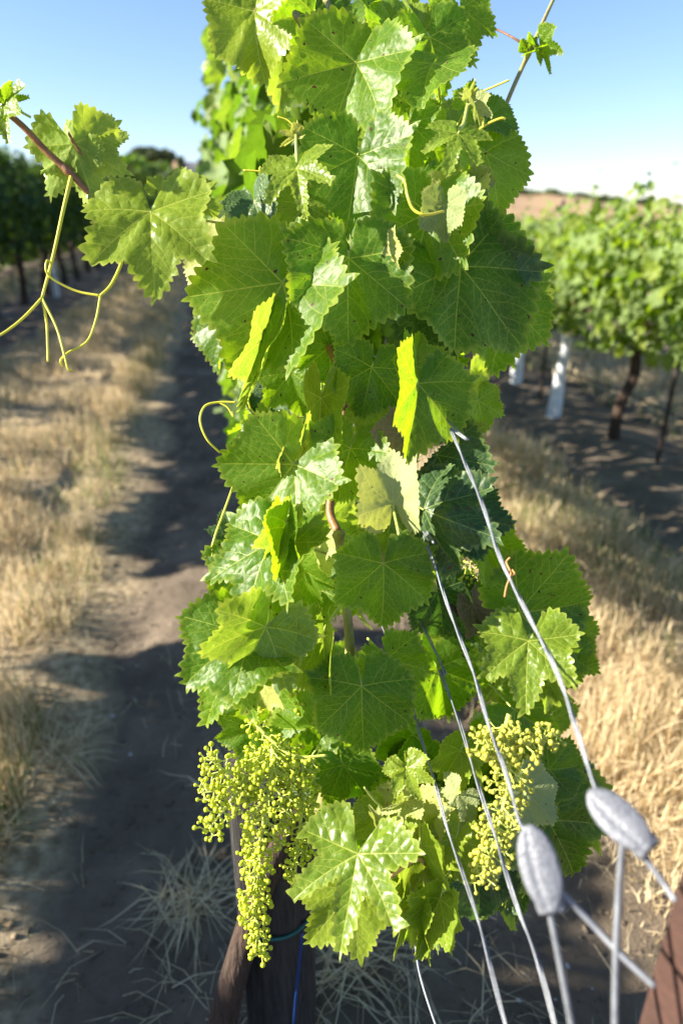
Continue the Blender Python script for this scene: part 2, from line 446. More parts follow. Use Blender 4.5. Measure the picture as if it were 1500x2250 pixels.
def deform(fl, L, fa=0.1, fb=0.1, ca=0.0, cb=0.0, bend=0.6, ruf=0.05, blis=0.014, cup=0.0, seed=0, curl=0.0, twist=0.0, pleat=0.07):
    r = random.Random(seed)
    V = fl['V']; x, y = V[:, 0], V[:, 1]
    rho = np.sqrt(x*x+y*y); th = np.arctan2(x, y)
    z = blis*(1-np.exp(-(fl['dv']/.035)**2))
    p = [r.uniform(0, 6.28) for _ in range(6)]
    z = z + ruf*rho**2*(np.sin(2*th+p[0])*.8+np.sin(5*th+p[1])*.6+np.sin(11*th+p[2])*.28)
    z = z + ruf*.35*np.sin(5*x+p[3])*np.sin(6*y+p[4])
    z = z - cup*rho**2 - .055*(1-np.abs(np.sin(th*180/50*.5*1.0)))*rho*0
    z = z + pleat*rho*np.sin(np.clip(np.abs(th)/R(51.), 0, 3)*math.pi)**2
    z = z - curl*np.clip(rho-.55, 0, 1)**2*4
    ax = np.abs(x); s = np.sign(x)
    soft = ax/(ax+.05)
    phi = np.where(x > 0, fa, fb)*soft; c = np.where(x > 0, ca, cb); c = np.where(np.abs(c) < 1e-4, 1e-4, c)
    X = (np.sin(phi+c*ax)-np.sin(phi))/c; Z = (np.cos(phi)-np.cos(phi+c*ax))/c
    nx = -np.sin(phi+c*ax)*s; nz = np.cos(phi+c*ax)
    X = s*X + nx*z; Zt = Z + nz*z
    k = bend if abs(bend) > 1e-4 else 1e-4
    be = k*y
    Y = np.sin(be)/k + Zt*np.sin(be); Zf = Zt*np.cos(be) - (1-np.cos(be))/k
    if twist:
        a = twist*y; X, Zf = X*np.cos(a)-Zf*np.sin(a), X*np.sin(a)+Zf*np.cos(a)
    return np.stack([X, Y, Zf], 1)*L

FL = {}
def flat(kind, k):
    key = (kind, k)
    if key not in FL:
        if kind == 'hi': FL[key] = flat_leaf(100+k, sinus=[.32, .58, .16, .95][k % 4], gap=[10, 16, 8, 20][k % 4], h=.055)
        elif kind == 'yg': FL[key] = flat_leaf(200+k, sinus=[1.55, 1.2][k % 2], gap=22, h=.06, young=True)
        elif kind == 'lo': FL[key] = flat_leaf(300+k, sinus=[.3, .7][k % 2], gap=14, h=.13, fine=False)
    return FL[key]

# ================================================================== GROUND AND HILLS
XROWS = [-8.5, -5.9, -3.3, 0.18, 2.70, 5.22, 7.74]
def mat_ground():
    m, t = new_mat('vineyard_soil'); n = N(t)
    out = n('ShaderNodeOutputMaterial'); p = n('ShaderNodeBsdfPrincipled'); n.l(p.outputs[0], out.inputs[0])
    p.inputs['Roughness'].default_value = 0.95; p.inputs['Specular IOR Level'].default_value = 0.15
    g = n('ShaderNodeNewGeometry')
    nz = n('ShaderNodeTexNoise'); nz.inputs['Scale'].default_value = 2.2; nz.inputs['Detail'].default_value = 9; nz.inputs['Roughness'].default_value = .7
    n.l(g.outputs['Position'], nz.inputs['Vector'])
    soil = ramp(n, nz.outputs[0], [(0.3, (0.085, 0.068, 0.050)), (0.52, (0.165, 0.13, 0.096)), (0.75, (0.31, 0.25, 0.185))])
    st = n('ShaderNodeTexNoise'); st.inputs['Scale'].default_value = 30; st.inputs['Detail'].default_value = 6
    n.l(g.outputs['Position'], st.inputs['Vector'])
    straw = ramp(n, st.outputs[0], [(0.35, (0.24, 0.18, 0.11)), (0.7, (0.56, 0.45, 0.29))])
    sx = n('ShaderNodeSeparateXYZ'); n.l(g.outputs['Position'], sx.inputs[0])
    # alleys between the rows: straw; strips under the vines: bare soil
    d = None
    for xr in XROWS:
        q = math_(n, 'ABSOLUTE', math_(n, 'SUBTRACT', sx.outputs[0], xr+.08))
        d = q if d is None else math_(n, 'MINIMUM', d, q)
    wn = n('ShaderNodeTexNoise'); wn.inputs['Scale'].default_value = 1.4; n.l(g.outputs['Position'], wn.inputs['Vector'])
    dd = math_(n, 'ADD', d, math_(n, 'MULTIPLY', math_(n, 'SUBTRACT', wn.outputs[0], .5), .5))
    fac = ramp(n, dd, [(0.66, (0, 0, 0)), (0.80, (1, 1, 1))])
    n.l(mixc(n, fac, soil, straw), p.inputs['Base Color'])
    b = n('ShaderNodeBump'); b.inputs['Strength'].default_value = .9; b.inputs['Distance'].default_value = .03
    b2 = n('ShaderNodeTexNoise'); b2.inputs['Scale'].default_value = 14; b2.inputs['Detail'].default_value = 10; b2.inputs['Roughness'].default_value = .7
    n.l(g.outputs['Position'], b2.inputs['Vector']); n.l(b2.outputs[0], b.inputs['Height']); n.l(b.outputs[0], p.inputs['Normal'])
    return m
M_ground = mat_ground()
_g = random.Random(8)
GW = [(f_, .018/(f_**.75)*_g.uniform(.7, 1.3), _g.uniform(0, 6.28), _g.uniform(0, 6.28)) for f_ in [2.1, 3.3, 4.4, 5.7, 7.3, 9.1, 11.9, 14.3, 17.7, 21.1, 26.3, 31.7, 38.9, 47.]*2]
def gh(x, y):
    """ground relief"""
    x = np.asarray(x, float); y = np.asarray(y, float)
    near = np.exp(-(x*x+y*y)/900.)
    z = 0
    wx = x+.15*np.sin(2.1*y+.4)+.07*np.sin(5.3*x+3.9*y); wy = y+.15*np.sin(1.7*x+1.1)+.07*np.sin(4.7*y-5.9*x)
    for fr, am, th, ph in GW: z = z + am*np.sin(fr*(wx*math.cos(th)+wy*math.sin(th))+ph)
    d = np.min([np.abs(x-q) for q in XROWS], axis=0)
    z = z + .05*np.exp(-(d/.35)**2) - .03*np.exp(-((d-.62)/.18)**2)      # berm under the row, wheel tracks beside
    return z*near
g1 = np.sinh(np.linspace(-7.6, 7.6, 330))*0.8/1.0
g1 = g1[np.abs(g1) < 900]
gy = np.concatenate([-np.sinh(np.linspace(6.5, .02, 60))*.8, np.sinh(np.linspace(0.03, 7.0, 260))*.9])
gx_, gy_ = np.meshgrid(g1, gy)
V = np.stack([gx_.ravel(), gy_.ravel(), gh(gx_.ravel(), gy_.ravel())], 1)
nx_, ny_ = len(g1), len(gy)
ii = np.arange(nx_*ny_).reshape(ny_, nx_)
Fq = np.stack([ii[:-1, :-1].ravel(), ii[:-1, 1:].ravel(), ii[1:, 1:].ravel(), ii[1:, :-1].ravel()], 1)
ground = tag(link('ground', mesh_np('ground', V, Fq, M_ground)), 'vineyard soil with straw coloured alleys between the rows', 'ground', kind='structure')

def mat_hill():
    m, t = new_mat('dry_hill'); n = N(t)
    out = n('ShaderNodeOutputMaterial'); p = n('ShaderNodeBsdfPrincipled'); n.l(p.outputs[0], out.inputs[0])
    p.inputs['Roughness'].default_value = 1; p.inputs['Specular IOR Level'].default_value = 0.05
    g = n('ShaderNodeNewGeometry')
    nz = n('ShaderNodeTexNoise'); nz.inputs['Scale'].default_value = .12; nz.inputs['Detail'].default_value = 9; nz.inputs['Roughness'].default_value = .7
    n.l(g.outputs['Position'], nz.inputs['Vector'])
    c = ramp(n, nz.outputs[0], [(0.3, (0.24, 0.17, 0.085)), (0.5, (0.40, 0.27, 0.16)), (0.7, (0.48, 0.34, 0.21))])
    n.l(c, p.inputs['Base Color']); return m
M_hill = mat_hill()
# ridge: azimuth (deg right of +Y) -> elevation angle of the crest (deg)
AZ = [-80, -40, -20, -8, -3, 2, 8, 20, 28, 36, 44, 60, 90]
EL = [2.0, 2.4, 2.9, 3.3, 3.6, 3.3, 2.6, 1.7, 1.15, 0.25, 0.3, 0.6, 1.0]
az = np.linspace(-80, 90, 171); rr_ = np.concatenate([np.linspace(75, 200, 26), np.linspace(215, 420, 14)])
VV = []
for r_ in rr_:
    t = np.clip((r_-75)/125, 0, 1); t = t*t*(3-2*t)
    for a in az:
        e = np.interp(a, AZ, EL)
        top = 200*math.tan(R(e))+1.5
        zz = -0.6+top*t + (0.3*math.sin(a*.9+r_*.05)+.2*math.sin(a*2.3))*t
        if r_ > 205: zz = zz - (r_-205)*.03
        VV.append((r_*math.sin(R(a)), r_*math.cos(R(a)), zz))
na = len(az); ii = np.arange(len(VV)).reshape(len(rr_), na)
Fq = np.stack([ii[:-1, :-1].ravel(), ii[1:, :-1].ravel(), ii[1:, 1:].ravel(), ii[:-1, 1:].ravel()], 1)
tag(link('hills', mesh_np('hills', VV, Fq[:, ::-1], M_hill)), 'dry tan hillside rising behind the vineyard', 'hill', kind='structure')

# ------------------------------------------------------------------ grass, straw, clods
def mat_grass(name, dry, dry2, green):
    m, t = new_mat(name); n = N(t)
    out = n('ShaderNodeOutputMaterial'); p = n('ShaderNodeBsdfPrincipled'); tr = n('ShaderNodeBsdfTranslucent'); mx = n('ShaderNodeMixShader')
    a = n('ShaderNodeAttribute', attribute_name='tone')
    c = ramp(n, a.outputs['Fac'], [(0.0, dry), (0.55, dry2), (0.62, dry2), (0.7, green), (1.0, green)])
    n.l(c, p.inputs['Base Color']); n.l(c, tr.inputs['Color']); p.inputs['Roughness'].default_value = .7
    p.inputs['Specular IOR Level'].default_value = 0.25
    mx.inputs[0].default_value = .35; n.l(p.outputs[0], mx.inputs[1]); n.l(tr.outputs[0], mx.inputs[2]); n.l(mx.outputs[0], out.inputs[0])
    return m
M_grass = mat_grass('dry_grass', (0.46, 0.33, 0.17), (0.82, 0.70, 0.46), (0.17, 0.22, 0.07))
RS = np.random.RandomState(5)
def blades(name, x, y, H, W, tone, lean=.5, mat=None, z0=None, flatness=0.0):
    n = len(x); a = RS.uniform(0, 2*np.pi, n); l = np.abs(RS.normal(0, lean, n))+flatness
    d = np.stack([np.cos(a), np.sin(a)], 1)
    wa = RS.uniform(0, 2*np.pi, n); wd = np.stack([np.cos(wa), np.sin(wa)], 1)
    z = gh(x, y) if z0 is None else z0
    V = np.zeros((n, 7, 3))
    for k, (t, wv) in enumerate(((0, 1), (.4, .85), (.75, .55))):
        ang = l*t*1.2
        hx = H*t*np.sin(np.minimum(ang+l*.3, 1.5)); hz = H*t*np.cos(np.minimum(ang+l*.3, 1.45))
        cx = x+d[:, 0]*hx; cy = y+d[:, 1]*hx; cz = z+hz-.005
        V[:, 2*k] = np.stack([cx-wd[:, 0]*W*wv/2, cy-wd[:, 1]*W*wv/2, cz], 1)
        V[:, 2*k+1] = np.stack([cx+wd[:, 0]*W*wv/2, cy+wd[:, 1]*W*wv/2, cz], 1)
    ang = l*1.2; hx = H*np.sin(np.minimum(ang+l*.3, 1.55)); hz = H*np.cos(np.minimum(ang+l*.3, 1.5))
    V[:, 6] = np.stack([x+d[:, 0]*hx, y+d[:, 1]*hx, z+hz], 1)
    b = np.arange(n)[:, None]*7
    T = np.concatenate([b+np.array(q) for q in ((0, 1, 3), (0, 3, 2), (2, 3, 5), (2, 5, 4), (4, 5, 6))])
    return mesh_np(name, V.reshape(-1, 3), T, mat or M_grass, True, {'tone': ('FLOAT', np.repeat(tone, 7))})
def patch(n, x0, x1, ymin, ymax, hmin, hmax, green=.1, pw=1.6, wmul=1.0, edge=0.12, lean=.5):
    t = RS.uniform(0, 1, n); y = ymin*(ymax/ymin)**(t**(1/ pw) if pw < 1 else t)
    x = RS.uniform(x0, x1, n)
    # clumping
    cl = np.sin(3.7*x+1.9*y)*np.sin(2.9*y-2.2*x+.7)+.6*np.sin(9*x-5*y)*np.sin(8*y+3*x)
    e = np.minimum(x-x0, x1-x)+.12*np.sin(5*y)+.08*np.sin(13*y+2)
    keep = (cl > RS.uniform(-1.6, .9, n)) & (e > RS.uniform(-.05, edge, n))
    x, y, cl = x[keep], y[keep], cl[keep]; m = len(x)
    H = RS.uniform(hmin, hmax, m)*(.75+.35*cl); W = RS.uniform(.0022, .0042, m)*(1+y/5.)*wmul
    tone = RS.uniform(0, .6, m); gn = (np.sin(1.7*x+.8*y+2)*np.sin(1.1*y-.5*x)) 
    isg = RS.uniform(0, 1, m) < green*(1+1.6*np.clip(gn, -0.6, 1))
    tone[isg] = RS.uniform(.7, 1, isg.sum())
    return x, y, H, W, tone
def grass_obj(name, label, parts, lean=.5):
    xs = [np.concatenate(q) for q in zip(*parts)]
    return tag(link(name, blades(name, *xs, lean=lean)), label, 'grass', kind='stuff')
grass_obj('dry_grass', 'bleached dry grass filling the alley beside the dark dirt strip',
   [patch(60000, -2.45, -.66, .6, 26, .07, .20, .06), patch(7000, -.98, -.60, 2.6, 12, .12, .28, .32, wmul=.9),
    patch(2500, -.86, -.62, 1.0, 2.6, .1, .2, .15)], .55)
grass_obj('dry_grass', 'golden standing dry grass between the wires and the sunlit row',
   [patch(36000, 1.02, 2.12, .8, 22, .10, .26, .13), patch(4200, 1.15, 1.95, 3.0, 8, .1, .22, .5), patch(9000, .72, 1.3, .7, 3.2, .04, .14, .05)], .5)
grass_obj('dry_grass', 'patchy grass beyond the trunks of the sunlit row',
   [patch(9000, 3.25, 4.7, 2.5, 22, .12, .28, .35, wmul=1.6), patch(5000, -5.2, -3.7, 6, 26, .1, .25, .3, wmul=1.8), patch(4000, 5.7, 7.3, 3.5, 22, .12, .28, .4, wmul=2)], .5)
# straw lying on the bare soil
n_ = 6500
x = np.where(RS.uniform(0, 1, n_) < .40, RS.uniform(-.8, .3, n_), RS.uniform(.2, 1.3, n_)); y = .5*(9/.5)**RS.uniform(0, 1, n_)
keep = (np.sin(4*x+2*y)*np.sin(3*y-x) > RS.uniform(-1, .8, n_)); x, y = x[keep], y[keep]
tag(link('straw', blades('straw', x, y, RS.uniform(.03, .16, len(x)), RS.uniform(.0012, .0028, len(x)), RS.uniform(.15, .6, len(x)), flatness=1.05, lean=.15, z0=gh(x, y)+.008)),
    'broken straw scattered over the bare soil', 'straw', kind='stuff')
def clod_mesh(name, n, xr, yr, smin, smax, mat):
    x = RS.uniform(*xr, n); y = yr[0]*(yr[1]/yr[0])**RS.uniform(0, 1, n); s = smin*(smax/smin)**(RS.uniform(0, 1, n)**2.2)
    ph = (1+5**.5)/2
    ico = np.array([(-1, ph, 0), (1, ph, 0), (-1, -ph, 0), (1, -ph, 0), (0, -1, ph), (0, 1, ph), (0, -1, -ph), (0, 1, -ph), (ph, 0, -1), (ph, 0, 1), (-ph, 0, -1), (-ph, 0, 1)])/1.9
    fc = np.array([(0,11,5),(0,5,1),(0,1,7),(0,7,10),(0,10,11),(1,5,9),(5,11,4),(11,10,2),(10,7,6),(7,1,8),(3,9,4),(3,4,2),(3,2,6),(3,6,8),(3,8,9),(4,9,5),(2,4,11),(6,2,10),(8,6,7),(9,8,1)])
    Vv = ico[None]*(RS.uniform(.7, 1.25, (n, 12, 1)))*s[:, None, None]*np.stack([RS.uniform(.7, 1.4, n), RS.uniform(.7, 1.4, n), RS.uniform(.4, .8, n)], 1)[:, None, :]
    Vv[:, :, 0] += x[:, None]; Vv[:, :, 1] += y[:, None]; Vv[:, :, 2] += (gh(x, y)+s*.15)[:, None]
    T = (np.arange(n)[:, None, None]*12+fc[None]).reshape(-1, 3)
    return mesh_np(name, Vv.reshape(-1, 3), T, mat, False)
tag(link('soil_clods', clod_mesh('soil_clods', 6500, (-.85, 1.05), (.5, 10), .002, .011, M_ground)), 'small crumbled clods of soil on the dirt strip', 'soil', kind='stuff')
M_stone = simple_mat('pale_stone', (0.30, 0.30, 0.32), 0.8, noise=30, col2=(0.5, 0.48, 0.47))
tag(link('pebbles', clod_mesh('pebbles', 80, (-.8, 1.1), (.6, 6), .003, .010, M_stone)), 'pale pebbles strewn on the soil', 'pebbles', kind='stuff')
# straw tussocks
def tussock(px, py, n, hr, label, flatness=1.0):
    # where the view ray meets the ground
    p = P(px, py, 1.0); d = p-C0; s = -1.5/d.z; q = C0+d*s
    x = q.x+RS.normal(0, .035, n); y = q.y+RS.normal(0, .035, n)
    me = blades('straw_tuft', x-q.x, y-q.y, RS.uniform(hr*.5, hr*1.2, n), RS.uniform(.0025, .0055, n), RS.uniform(.15, .6, n), lean=.5, flatness=flatness, z0=np.full(n, .004))
    o = link('straw_tuft', me); o.location = (q.x, q.y, float(gh(q.x, q.y))+.004)
    tag(o, label, 'straw')
tussock(425, 1985, 130, .17, 'splayed tuft of dead straw on dark soil left of the black post')
tussock(500, 1745, 60, .16, 'small straw tuft lying behind the hanging grape cluster')
tussock(760, 2160, 70, .18, 'flattened straw tuft on shaded soil right of the black post')
tussock(130, 1650, 120, .17, 'frayed straw tuft at the edge of the bleached grass', .7)
# ================================================================== ROWS OF VINES (behind and beside)
def simple_leaf_shape(r):
    """14 outline points of a lobed leaf"""
    A = [180, 150, 125, 103, 80, 64, 50, 28, 12, 0]; Rr = [.12, .55, .6, .76, .6, .7, .9, .66, .85, 1.0]
    pts = []
    for a, q in zip(A, Rr): pts.append((a, q*r.uniform(.9, 1.1)))
    for a, q in list(zip(A, Rr))[-2:0:-1]: pts.append((-a, q*r.uniform(.9, 1.1)))
    return [(q*math.sin(R(a)), q*math.cos(R(a))) for a, q in pts]
def foliage_mesh(name, n, box, size, mat, seed, droop=.6, outer=.6, ragged=.12):
    """box = (x half, y0, y1, z0, z1)"""
    r = np.random.RandomState(seed); rr = random.Random(seed)
    shapes = [np.array(simple_leaf_shape(rr)) for _ in range(8)]
    hx, y0, y1, z0, z1 = box
    k = len(shapes[0]); Vs = []; Fs = []; tone = []
    for i in range(n):
        y = r.uniform(y0, y1)
        sgn = r.choice([-1, 1])
        x = sgn*hx*(1-abs(r.normal(0, .35))) if r.rand() < outer else r.uniform(-hx, hx)
        tz = z1+ragged*math.sin(7*y+seed)+.5*ragged*math.sin(17*y+2*seed); bz = z0+ragged*.9*math.sin(5*y+seed*1.7)+.5*ragged*math.sin(13*y)
        t = r.beta(1.25, 1.3); z = bz+(tz-bz)*t
        x *= (1-.5*abs(2*t-1)**3); x *= 1+.35*math.sin(5*z+3*y+seed)+.2*math.sin(12*z-5*y); x += .05*math.sin(4*y+seed+3*z)
        s = r.uniform(*size)*(1 if t < .85 else .7)
        nrm = Vector((sgn*r.uniform(.1, 1.2)+r.normal(0, .35), r.normal(0, .5), r.uniform(-.1, 1.1)))
        if nrm.length < .1: nrm = Vector((0, 0, 1))
        nrm.normalize(); dn = Vector((r.normal(0, .4)+sgn*.3, r.normal(0, .45), -droop-r.rand()*.5))
        tp = (dn-nrm*dn.dot(nrm)).normalized(); sd = tp.cross(nrm)
        sh = shapes[r.randint(8)]; f = r.uniform(-.2, .9); bd = r.uniform(-.2, .8)
        b = len(Vs)*1
        loc = np.zeros((k+1, 3)); loc[0] = (0, .12, 0)
        loc[1:, 0] = sh[:, 0]; loc[1:, 1] = sh[:, 1]
        ax = np.abs(loc[:, 0]); loc[:, 2] = ax*math.sin(f)-bd*.5*loc[:, 1]**2+r.normal(0, .05, k+1); loc[:, 0] *= math.cos(f)
        loc *= s
        M = np.array([[sd.x, sd.y, sd.z], [tp.x, tp.y, tp.z], [nrm.x, nrm.y, nrm.z]])
        Vs.append(loc@M+np.array([x, y, z])); o = i*(k+1)
        Fs.append([(o, o+1+(j+1) % k, o+1+j) for j in range(k)]); tone += [r.rand()]*(k+1)
    V = np.vstack(Vs); Fn = np.array([q for f in Fs for q in f])
    return mesh_np(name, V, Fn, mat, True, {'tone': ('FLOAT', tone), 'flat': ('FLOAT_VECTOR', V*7)})
def trunk_mesh(seed, h, y=0., thick=.032):
    r = random.Random(seed); m = MB()
    pts = [(0+r.uniform(-.02, .02), y, -.05), (r.uniform(-.04, .04), y+r.uniform(-.05, .05), h*.33), (r.uniform(-.05, .05), y+r.uniform(-.06, .06), h*.66), (0, y, h)]
    pts = catmull(pts, 7)
    m.tube(pts, [thick*1.5, thick*1.1, thick, thick*1.05, thick*.9, thick*1.2], 9)
    for s in (-1, 1):
        arm = catmull([(0, y, h-.03), (0, y+s*.2, h+.05), (r.uniform(-.03, .03), y+s*.55, h+.04), (0, y+s*.88, h+.05)], 6)
        m.tube(arm, [thick*.8, thick*.6, thick*.4], 7)
    for i, v in enumerate(m.v):
        a = .12*thick*math.sin(40*v.z+9*i); v.x += a; v.y += a*.7
    return m.mesh('trunk', M_bark)
def shoots_mesh(seed, y0, y1, z, hs, hx=.12):
    r = random.Random(seed); ms = []
    for i in range(8):
        m = MB(); x = r.uniform(-hx, hx); y = r.uniform(y0, y1); L = r.uniform(*hs)
        p = catmull([(x, y, z-.1), (x+r.uniform(-.05, .05), y+r.uniform(-.06, .06), z+L*.5), (x+r.uniform(-.12, .12), y+r.uniform(-.12, .12), z+L)], 6)
        m.tube(p, [.005, .0035, .0025], 5)
        for q in p[4::2]:
            for s in (1,):
                a = r.uniform(0, 6.28); d = Vector((math.cos(a), math.sin(a), r.uniform(-.2, .5))); e = q+d*r.uniform(.02, .035)
                m.tube([q, e], .0008, 4); u = d.cross(Vector((0, 0, 1))).normalized()*r.uniform(.012, .03)
                dd = d*r.uniform(.03, .055)+Vector((0, 0, -.02))
                m.f.append(tuple(range(len(m.v), len(m.v)+5))); m.v += [e, e+dd*.4+u, e+dd*.75+u*.6, e+dd, e+dd*.5-u]
        ms.append(m.mesh('shoot', M_tan_stem if i % 2 else M_green_stem))
    return ms
SP = 1.8
ORD = ['first', 'second', 'third', 'fourth', 'fifth', 'sixth', 'seventh', 'eighth', 'ninth', 'tenth']
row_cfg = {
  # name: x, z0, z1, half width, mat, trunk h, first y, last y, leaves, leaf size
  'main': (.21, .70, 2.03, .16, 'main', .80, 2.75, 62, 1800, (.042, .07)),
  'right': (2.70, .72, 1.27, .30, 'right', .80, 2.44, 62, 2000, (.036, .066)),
  'left': (-3.30, 1.36, 1.92, .26, 'left', 1.05, 1.7, 62, 1500, (.055, .09)),  # near vines are out of view, heights shaped for the shadow they cast
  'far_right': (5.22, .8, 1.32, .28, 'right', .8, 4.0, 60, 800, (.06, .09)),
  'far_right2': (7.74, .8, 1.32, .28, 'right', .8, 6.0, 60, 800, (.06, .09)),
  'far_left': (-5.9, .12, 2.3, .28, 'left', .9, 5.4, 60, 2400, (.06, .09)),  # foliage brought low and dense to shade the ground under the left row
}
row_desc = {'main': 'the row behind the leafy end vine', 'right': 'the sunlit row across the golden alley',
            'left': 'the shaded dark row across the bleached alley', 'far_right': 'the second row beyond the golden alley',
            'far_right2': 'the third row beyond the golden alley', 'far_left': 'the second row behind the shaded dark row'}
LOWLEAF = []
def low_leaf_meshes():
    if not LOWLEAF:
        for i in range(6):
            V = deform(flat('lo', i % 4), 1.0, fa=rnd.uniform(0, .8), fb=rnd.uniform(0, .8), bend=rnd.uniform(.2, 1.0), ruf=.09, seed=i)
            f = flat('lo', i % 4)
            LOWLEAF.append(mesh_np('leaf_low', V, f['T'], ML['r'], True, {'vein': ('FLOAT', f['vein']*.6), 'flat': ('FLOAT_VECTOR', np.c_[f['V'], np.zeros(len(f['V']))])}))
    return LOWLEAF
def scatter_leaves(root, n, box, seed, size, mats=('m', 'm', 'y', 'm')):
    r = random.Random(seed); ms = low_leaf_meshes(); hx, y0, y1, z0, z1 = box
    for i in range(n):
        sg = r.choice((-1, 1)); 
        nrm = Vector((sg*r.uniform(.2, 1.2), r.uniform(-.9, .4), r.uniform(-.1, .9))).normalized()
        dn = Vector((sg*.3, r.uniform(-.5, .5), -1)); tp = (dn-nrm*dn.dot(nrm)).normalized(); sd = tp.cross(nrm)
        o = link('leaf', ms[i % 6], root); s = r.uniform(*size)
        pos = Vector((sg*hx*r.uniform(.75, 1.08), r.uniform(y0, y1), r.uniform(z0, z1)))
        o.matrix_local = Matrix.Translation(pos) @ Matrix((sd, tp, nrm)).transposed().to_4x4() @ Matrix.Scale(s, 4)
for name, (x0, z0, z1, hx, mk, th, ya, yb, nl, ls) in row_cfg.items():
    sd0 = sum(map(ord, name)); fol = {}
    nv = 4
    for v in range(nv):
        zz1 = z1 + ([.28, .07, -.03, .03][v] if name == 'right' else [.1, .0, -.06, .03][v])*1.0*(1 if name in ('right', 'far_right') else 0)
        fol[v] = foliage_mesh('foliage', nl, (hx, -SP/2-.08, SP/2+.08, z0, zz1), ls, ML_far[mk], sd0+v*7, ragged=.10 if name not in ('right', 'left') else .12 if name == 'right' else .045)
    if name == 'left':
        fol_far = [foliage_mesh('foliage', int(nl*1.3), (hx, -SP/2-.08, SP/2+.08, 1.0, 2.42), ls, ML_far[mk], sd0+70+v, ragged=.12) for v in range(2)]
    trs = [trunk_mesh(sd0+v, th, thick=.055 if name == 'left' else .036) for v in range(3)]
    shs = [shoots_mesh(sd0+v, -SP/2, SP/2, z1-.05, (.25, .6) if name in ('right',) else (.1, .35)) for v in range(3)]
    ys = list(np.arange(ya, yb, SP)) if name != 'left' else [-2.0, -.2, 1.5]+list(np.arange(4.15, yb, SP))  # left: unseen near vines, gap left so sun strikes the soil strip
    for i, y in enumerate(ys):
        y = float(y)
        v = rnd.randrange(nv); o = empty('grapevine', (x0+rnd.uniform(-.03, .03), y, 0))
        fm = fol[v]
        if name == 'right': fm = fol[0] if i < 2 else fol[1+(v % 3)]
        if name == 'left' and y > 9.5: fm = fol_far[v % 2]
        link('foliage', fm, o)['kind'] = 'stuff'
        t = link('trunk', trs[i % 3], o); t.rotation_euler = (0, 0, rnd.choice([0, math.pi]))
        for q, sm in enumerate(shs[i % 3][:((8 if name == 'right' else 5) if y < 16 else 2)]): link('shoot', sm, o)
        if rnd.random() < .5: o.rotation_euler = (0, 0, math.pi)
        d = row_desc[name]
        if i < 10 and name in ('main', 'right', 'left'): lab = f'{ORD[i]} grapevine from the near end in {d}'
        else: lab = (f'small distant grapevine in {d}' if y > 20 else f'{ORD[min(9, i)]} grapevine from the near end in {d}' if i < 10 else f'grapevine in {d}')
        tag(o, lab, 'grapevine', 'grapevines in '+d)
        if name == 'main' and i < 2: scatter_leaves(o, 110 if i == 0 else 60, (hx*1.0, -.9, .9, z0+.05, z1+.08), 40+i, (.05, .075))
        if name == 'right' and i < 4: scatter_leaves(o, 90, (hx*1.05, -.9, .9, z0+.02, z1+(.3 if i < 2 else .04)), 60+i, (.055, .08))
# stakes, hose and wires of the rows
def stake(x, y, h, lean, label, grp=None, w_=.028):
    m = MB(); b = Vector((x, y, -.1)); t = Vector((x+lean[0], y+lean[1], h))
    d = (t-b)
    m.tube([b, b+d*.5, t], w_*.5, 6)
    m2 = MB(); r_ = empty('steel_stake', (0, 0, 0)); m.obj('post', M_post, r_)
    for q in (.45, .62, .8):
        c = b+d*q; m2.box(c+Vector((-.018, 0, 0)), (.012, .02, .03))
    m2.obj('wire_clip', M_wire, r_)
    tag(r_, label, 'stake', grp)
stake(2.70, 3.71, 1.62, (.03, .0), 'black stake nearest the camera in the sunlit row')
stake(2.72, 5.45, 1.6, (0, 0), 'thin dark stake between the two white grow tubes')
for i in range(8):
    stake(2.70, 9.1+5.4*i, 1.6, (0, 0), 'dark stake holding the wires of the sunlit row farther away', 'stakes along the sunlit row')
for i in range(8):
    stake(-3.30, 4.4+5.4*i, 2.0, (0, 0), 'dark stake standing in the shaded dark row', 'stakes along the shaded row')
for i in range(7):
    stake(.18, 6.3+5.4*i, 1.9, (0, 0), 'dark stake inside the row behind the leafy end vine', 'stakes inside the middle row')
for nm, x0, zs, zh in (('sunlit row', 2.70, (.82, 1.12, 1.42), .40), ('shaded dark row', -3.30, (1.05, 1.4, 1.8), .45), ('second row beyond the golden alley', 5.22, (.85, 1.4), .4)):
    for k, z in enumerate(zs):
        m = MB(); m.tube([(x0-.02, 0.5 + 3*q, z-.012*(q % 2)) for q in range(20)], .0014, 5)
        tag(m.obj('trellis_wire', M_wire), f'{ORD[k]} thin trellis wire up from the ground in the {nm}', 'wire')
    m = MB(); m.tube([(x0-.03, .4+.9*q, zh-.03*abs(math.sin(q*1.57))) for q in range(60)], .008, 7)
    tag(m.obj('drip_hose', M_hose), f'black drip hose slung under the {nm}', 'hose')
m = MB(); m.tube([(.18+.02, 1.6+.9*q, .42-.03*abs(math.sin(q*1.57))) for q in range(50)], .008, 7)
tag(m.obj('drip_hose', M_hose), 'black drip hose slung under the middle row', 'hose')
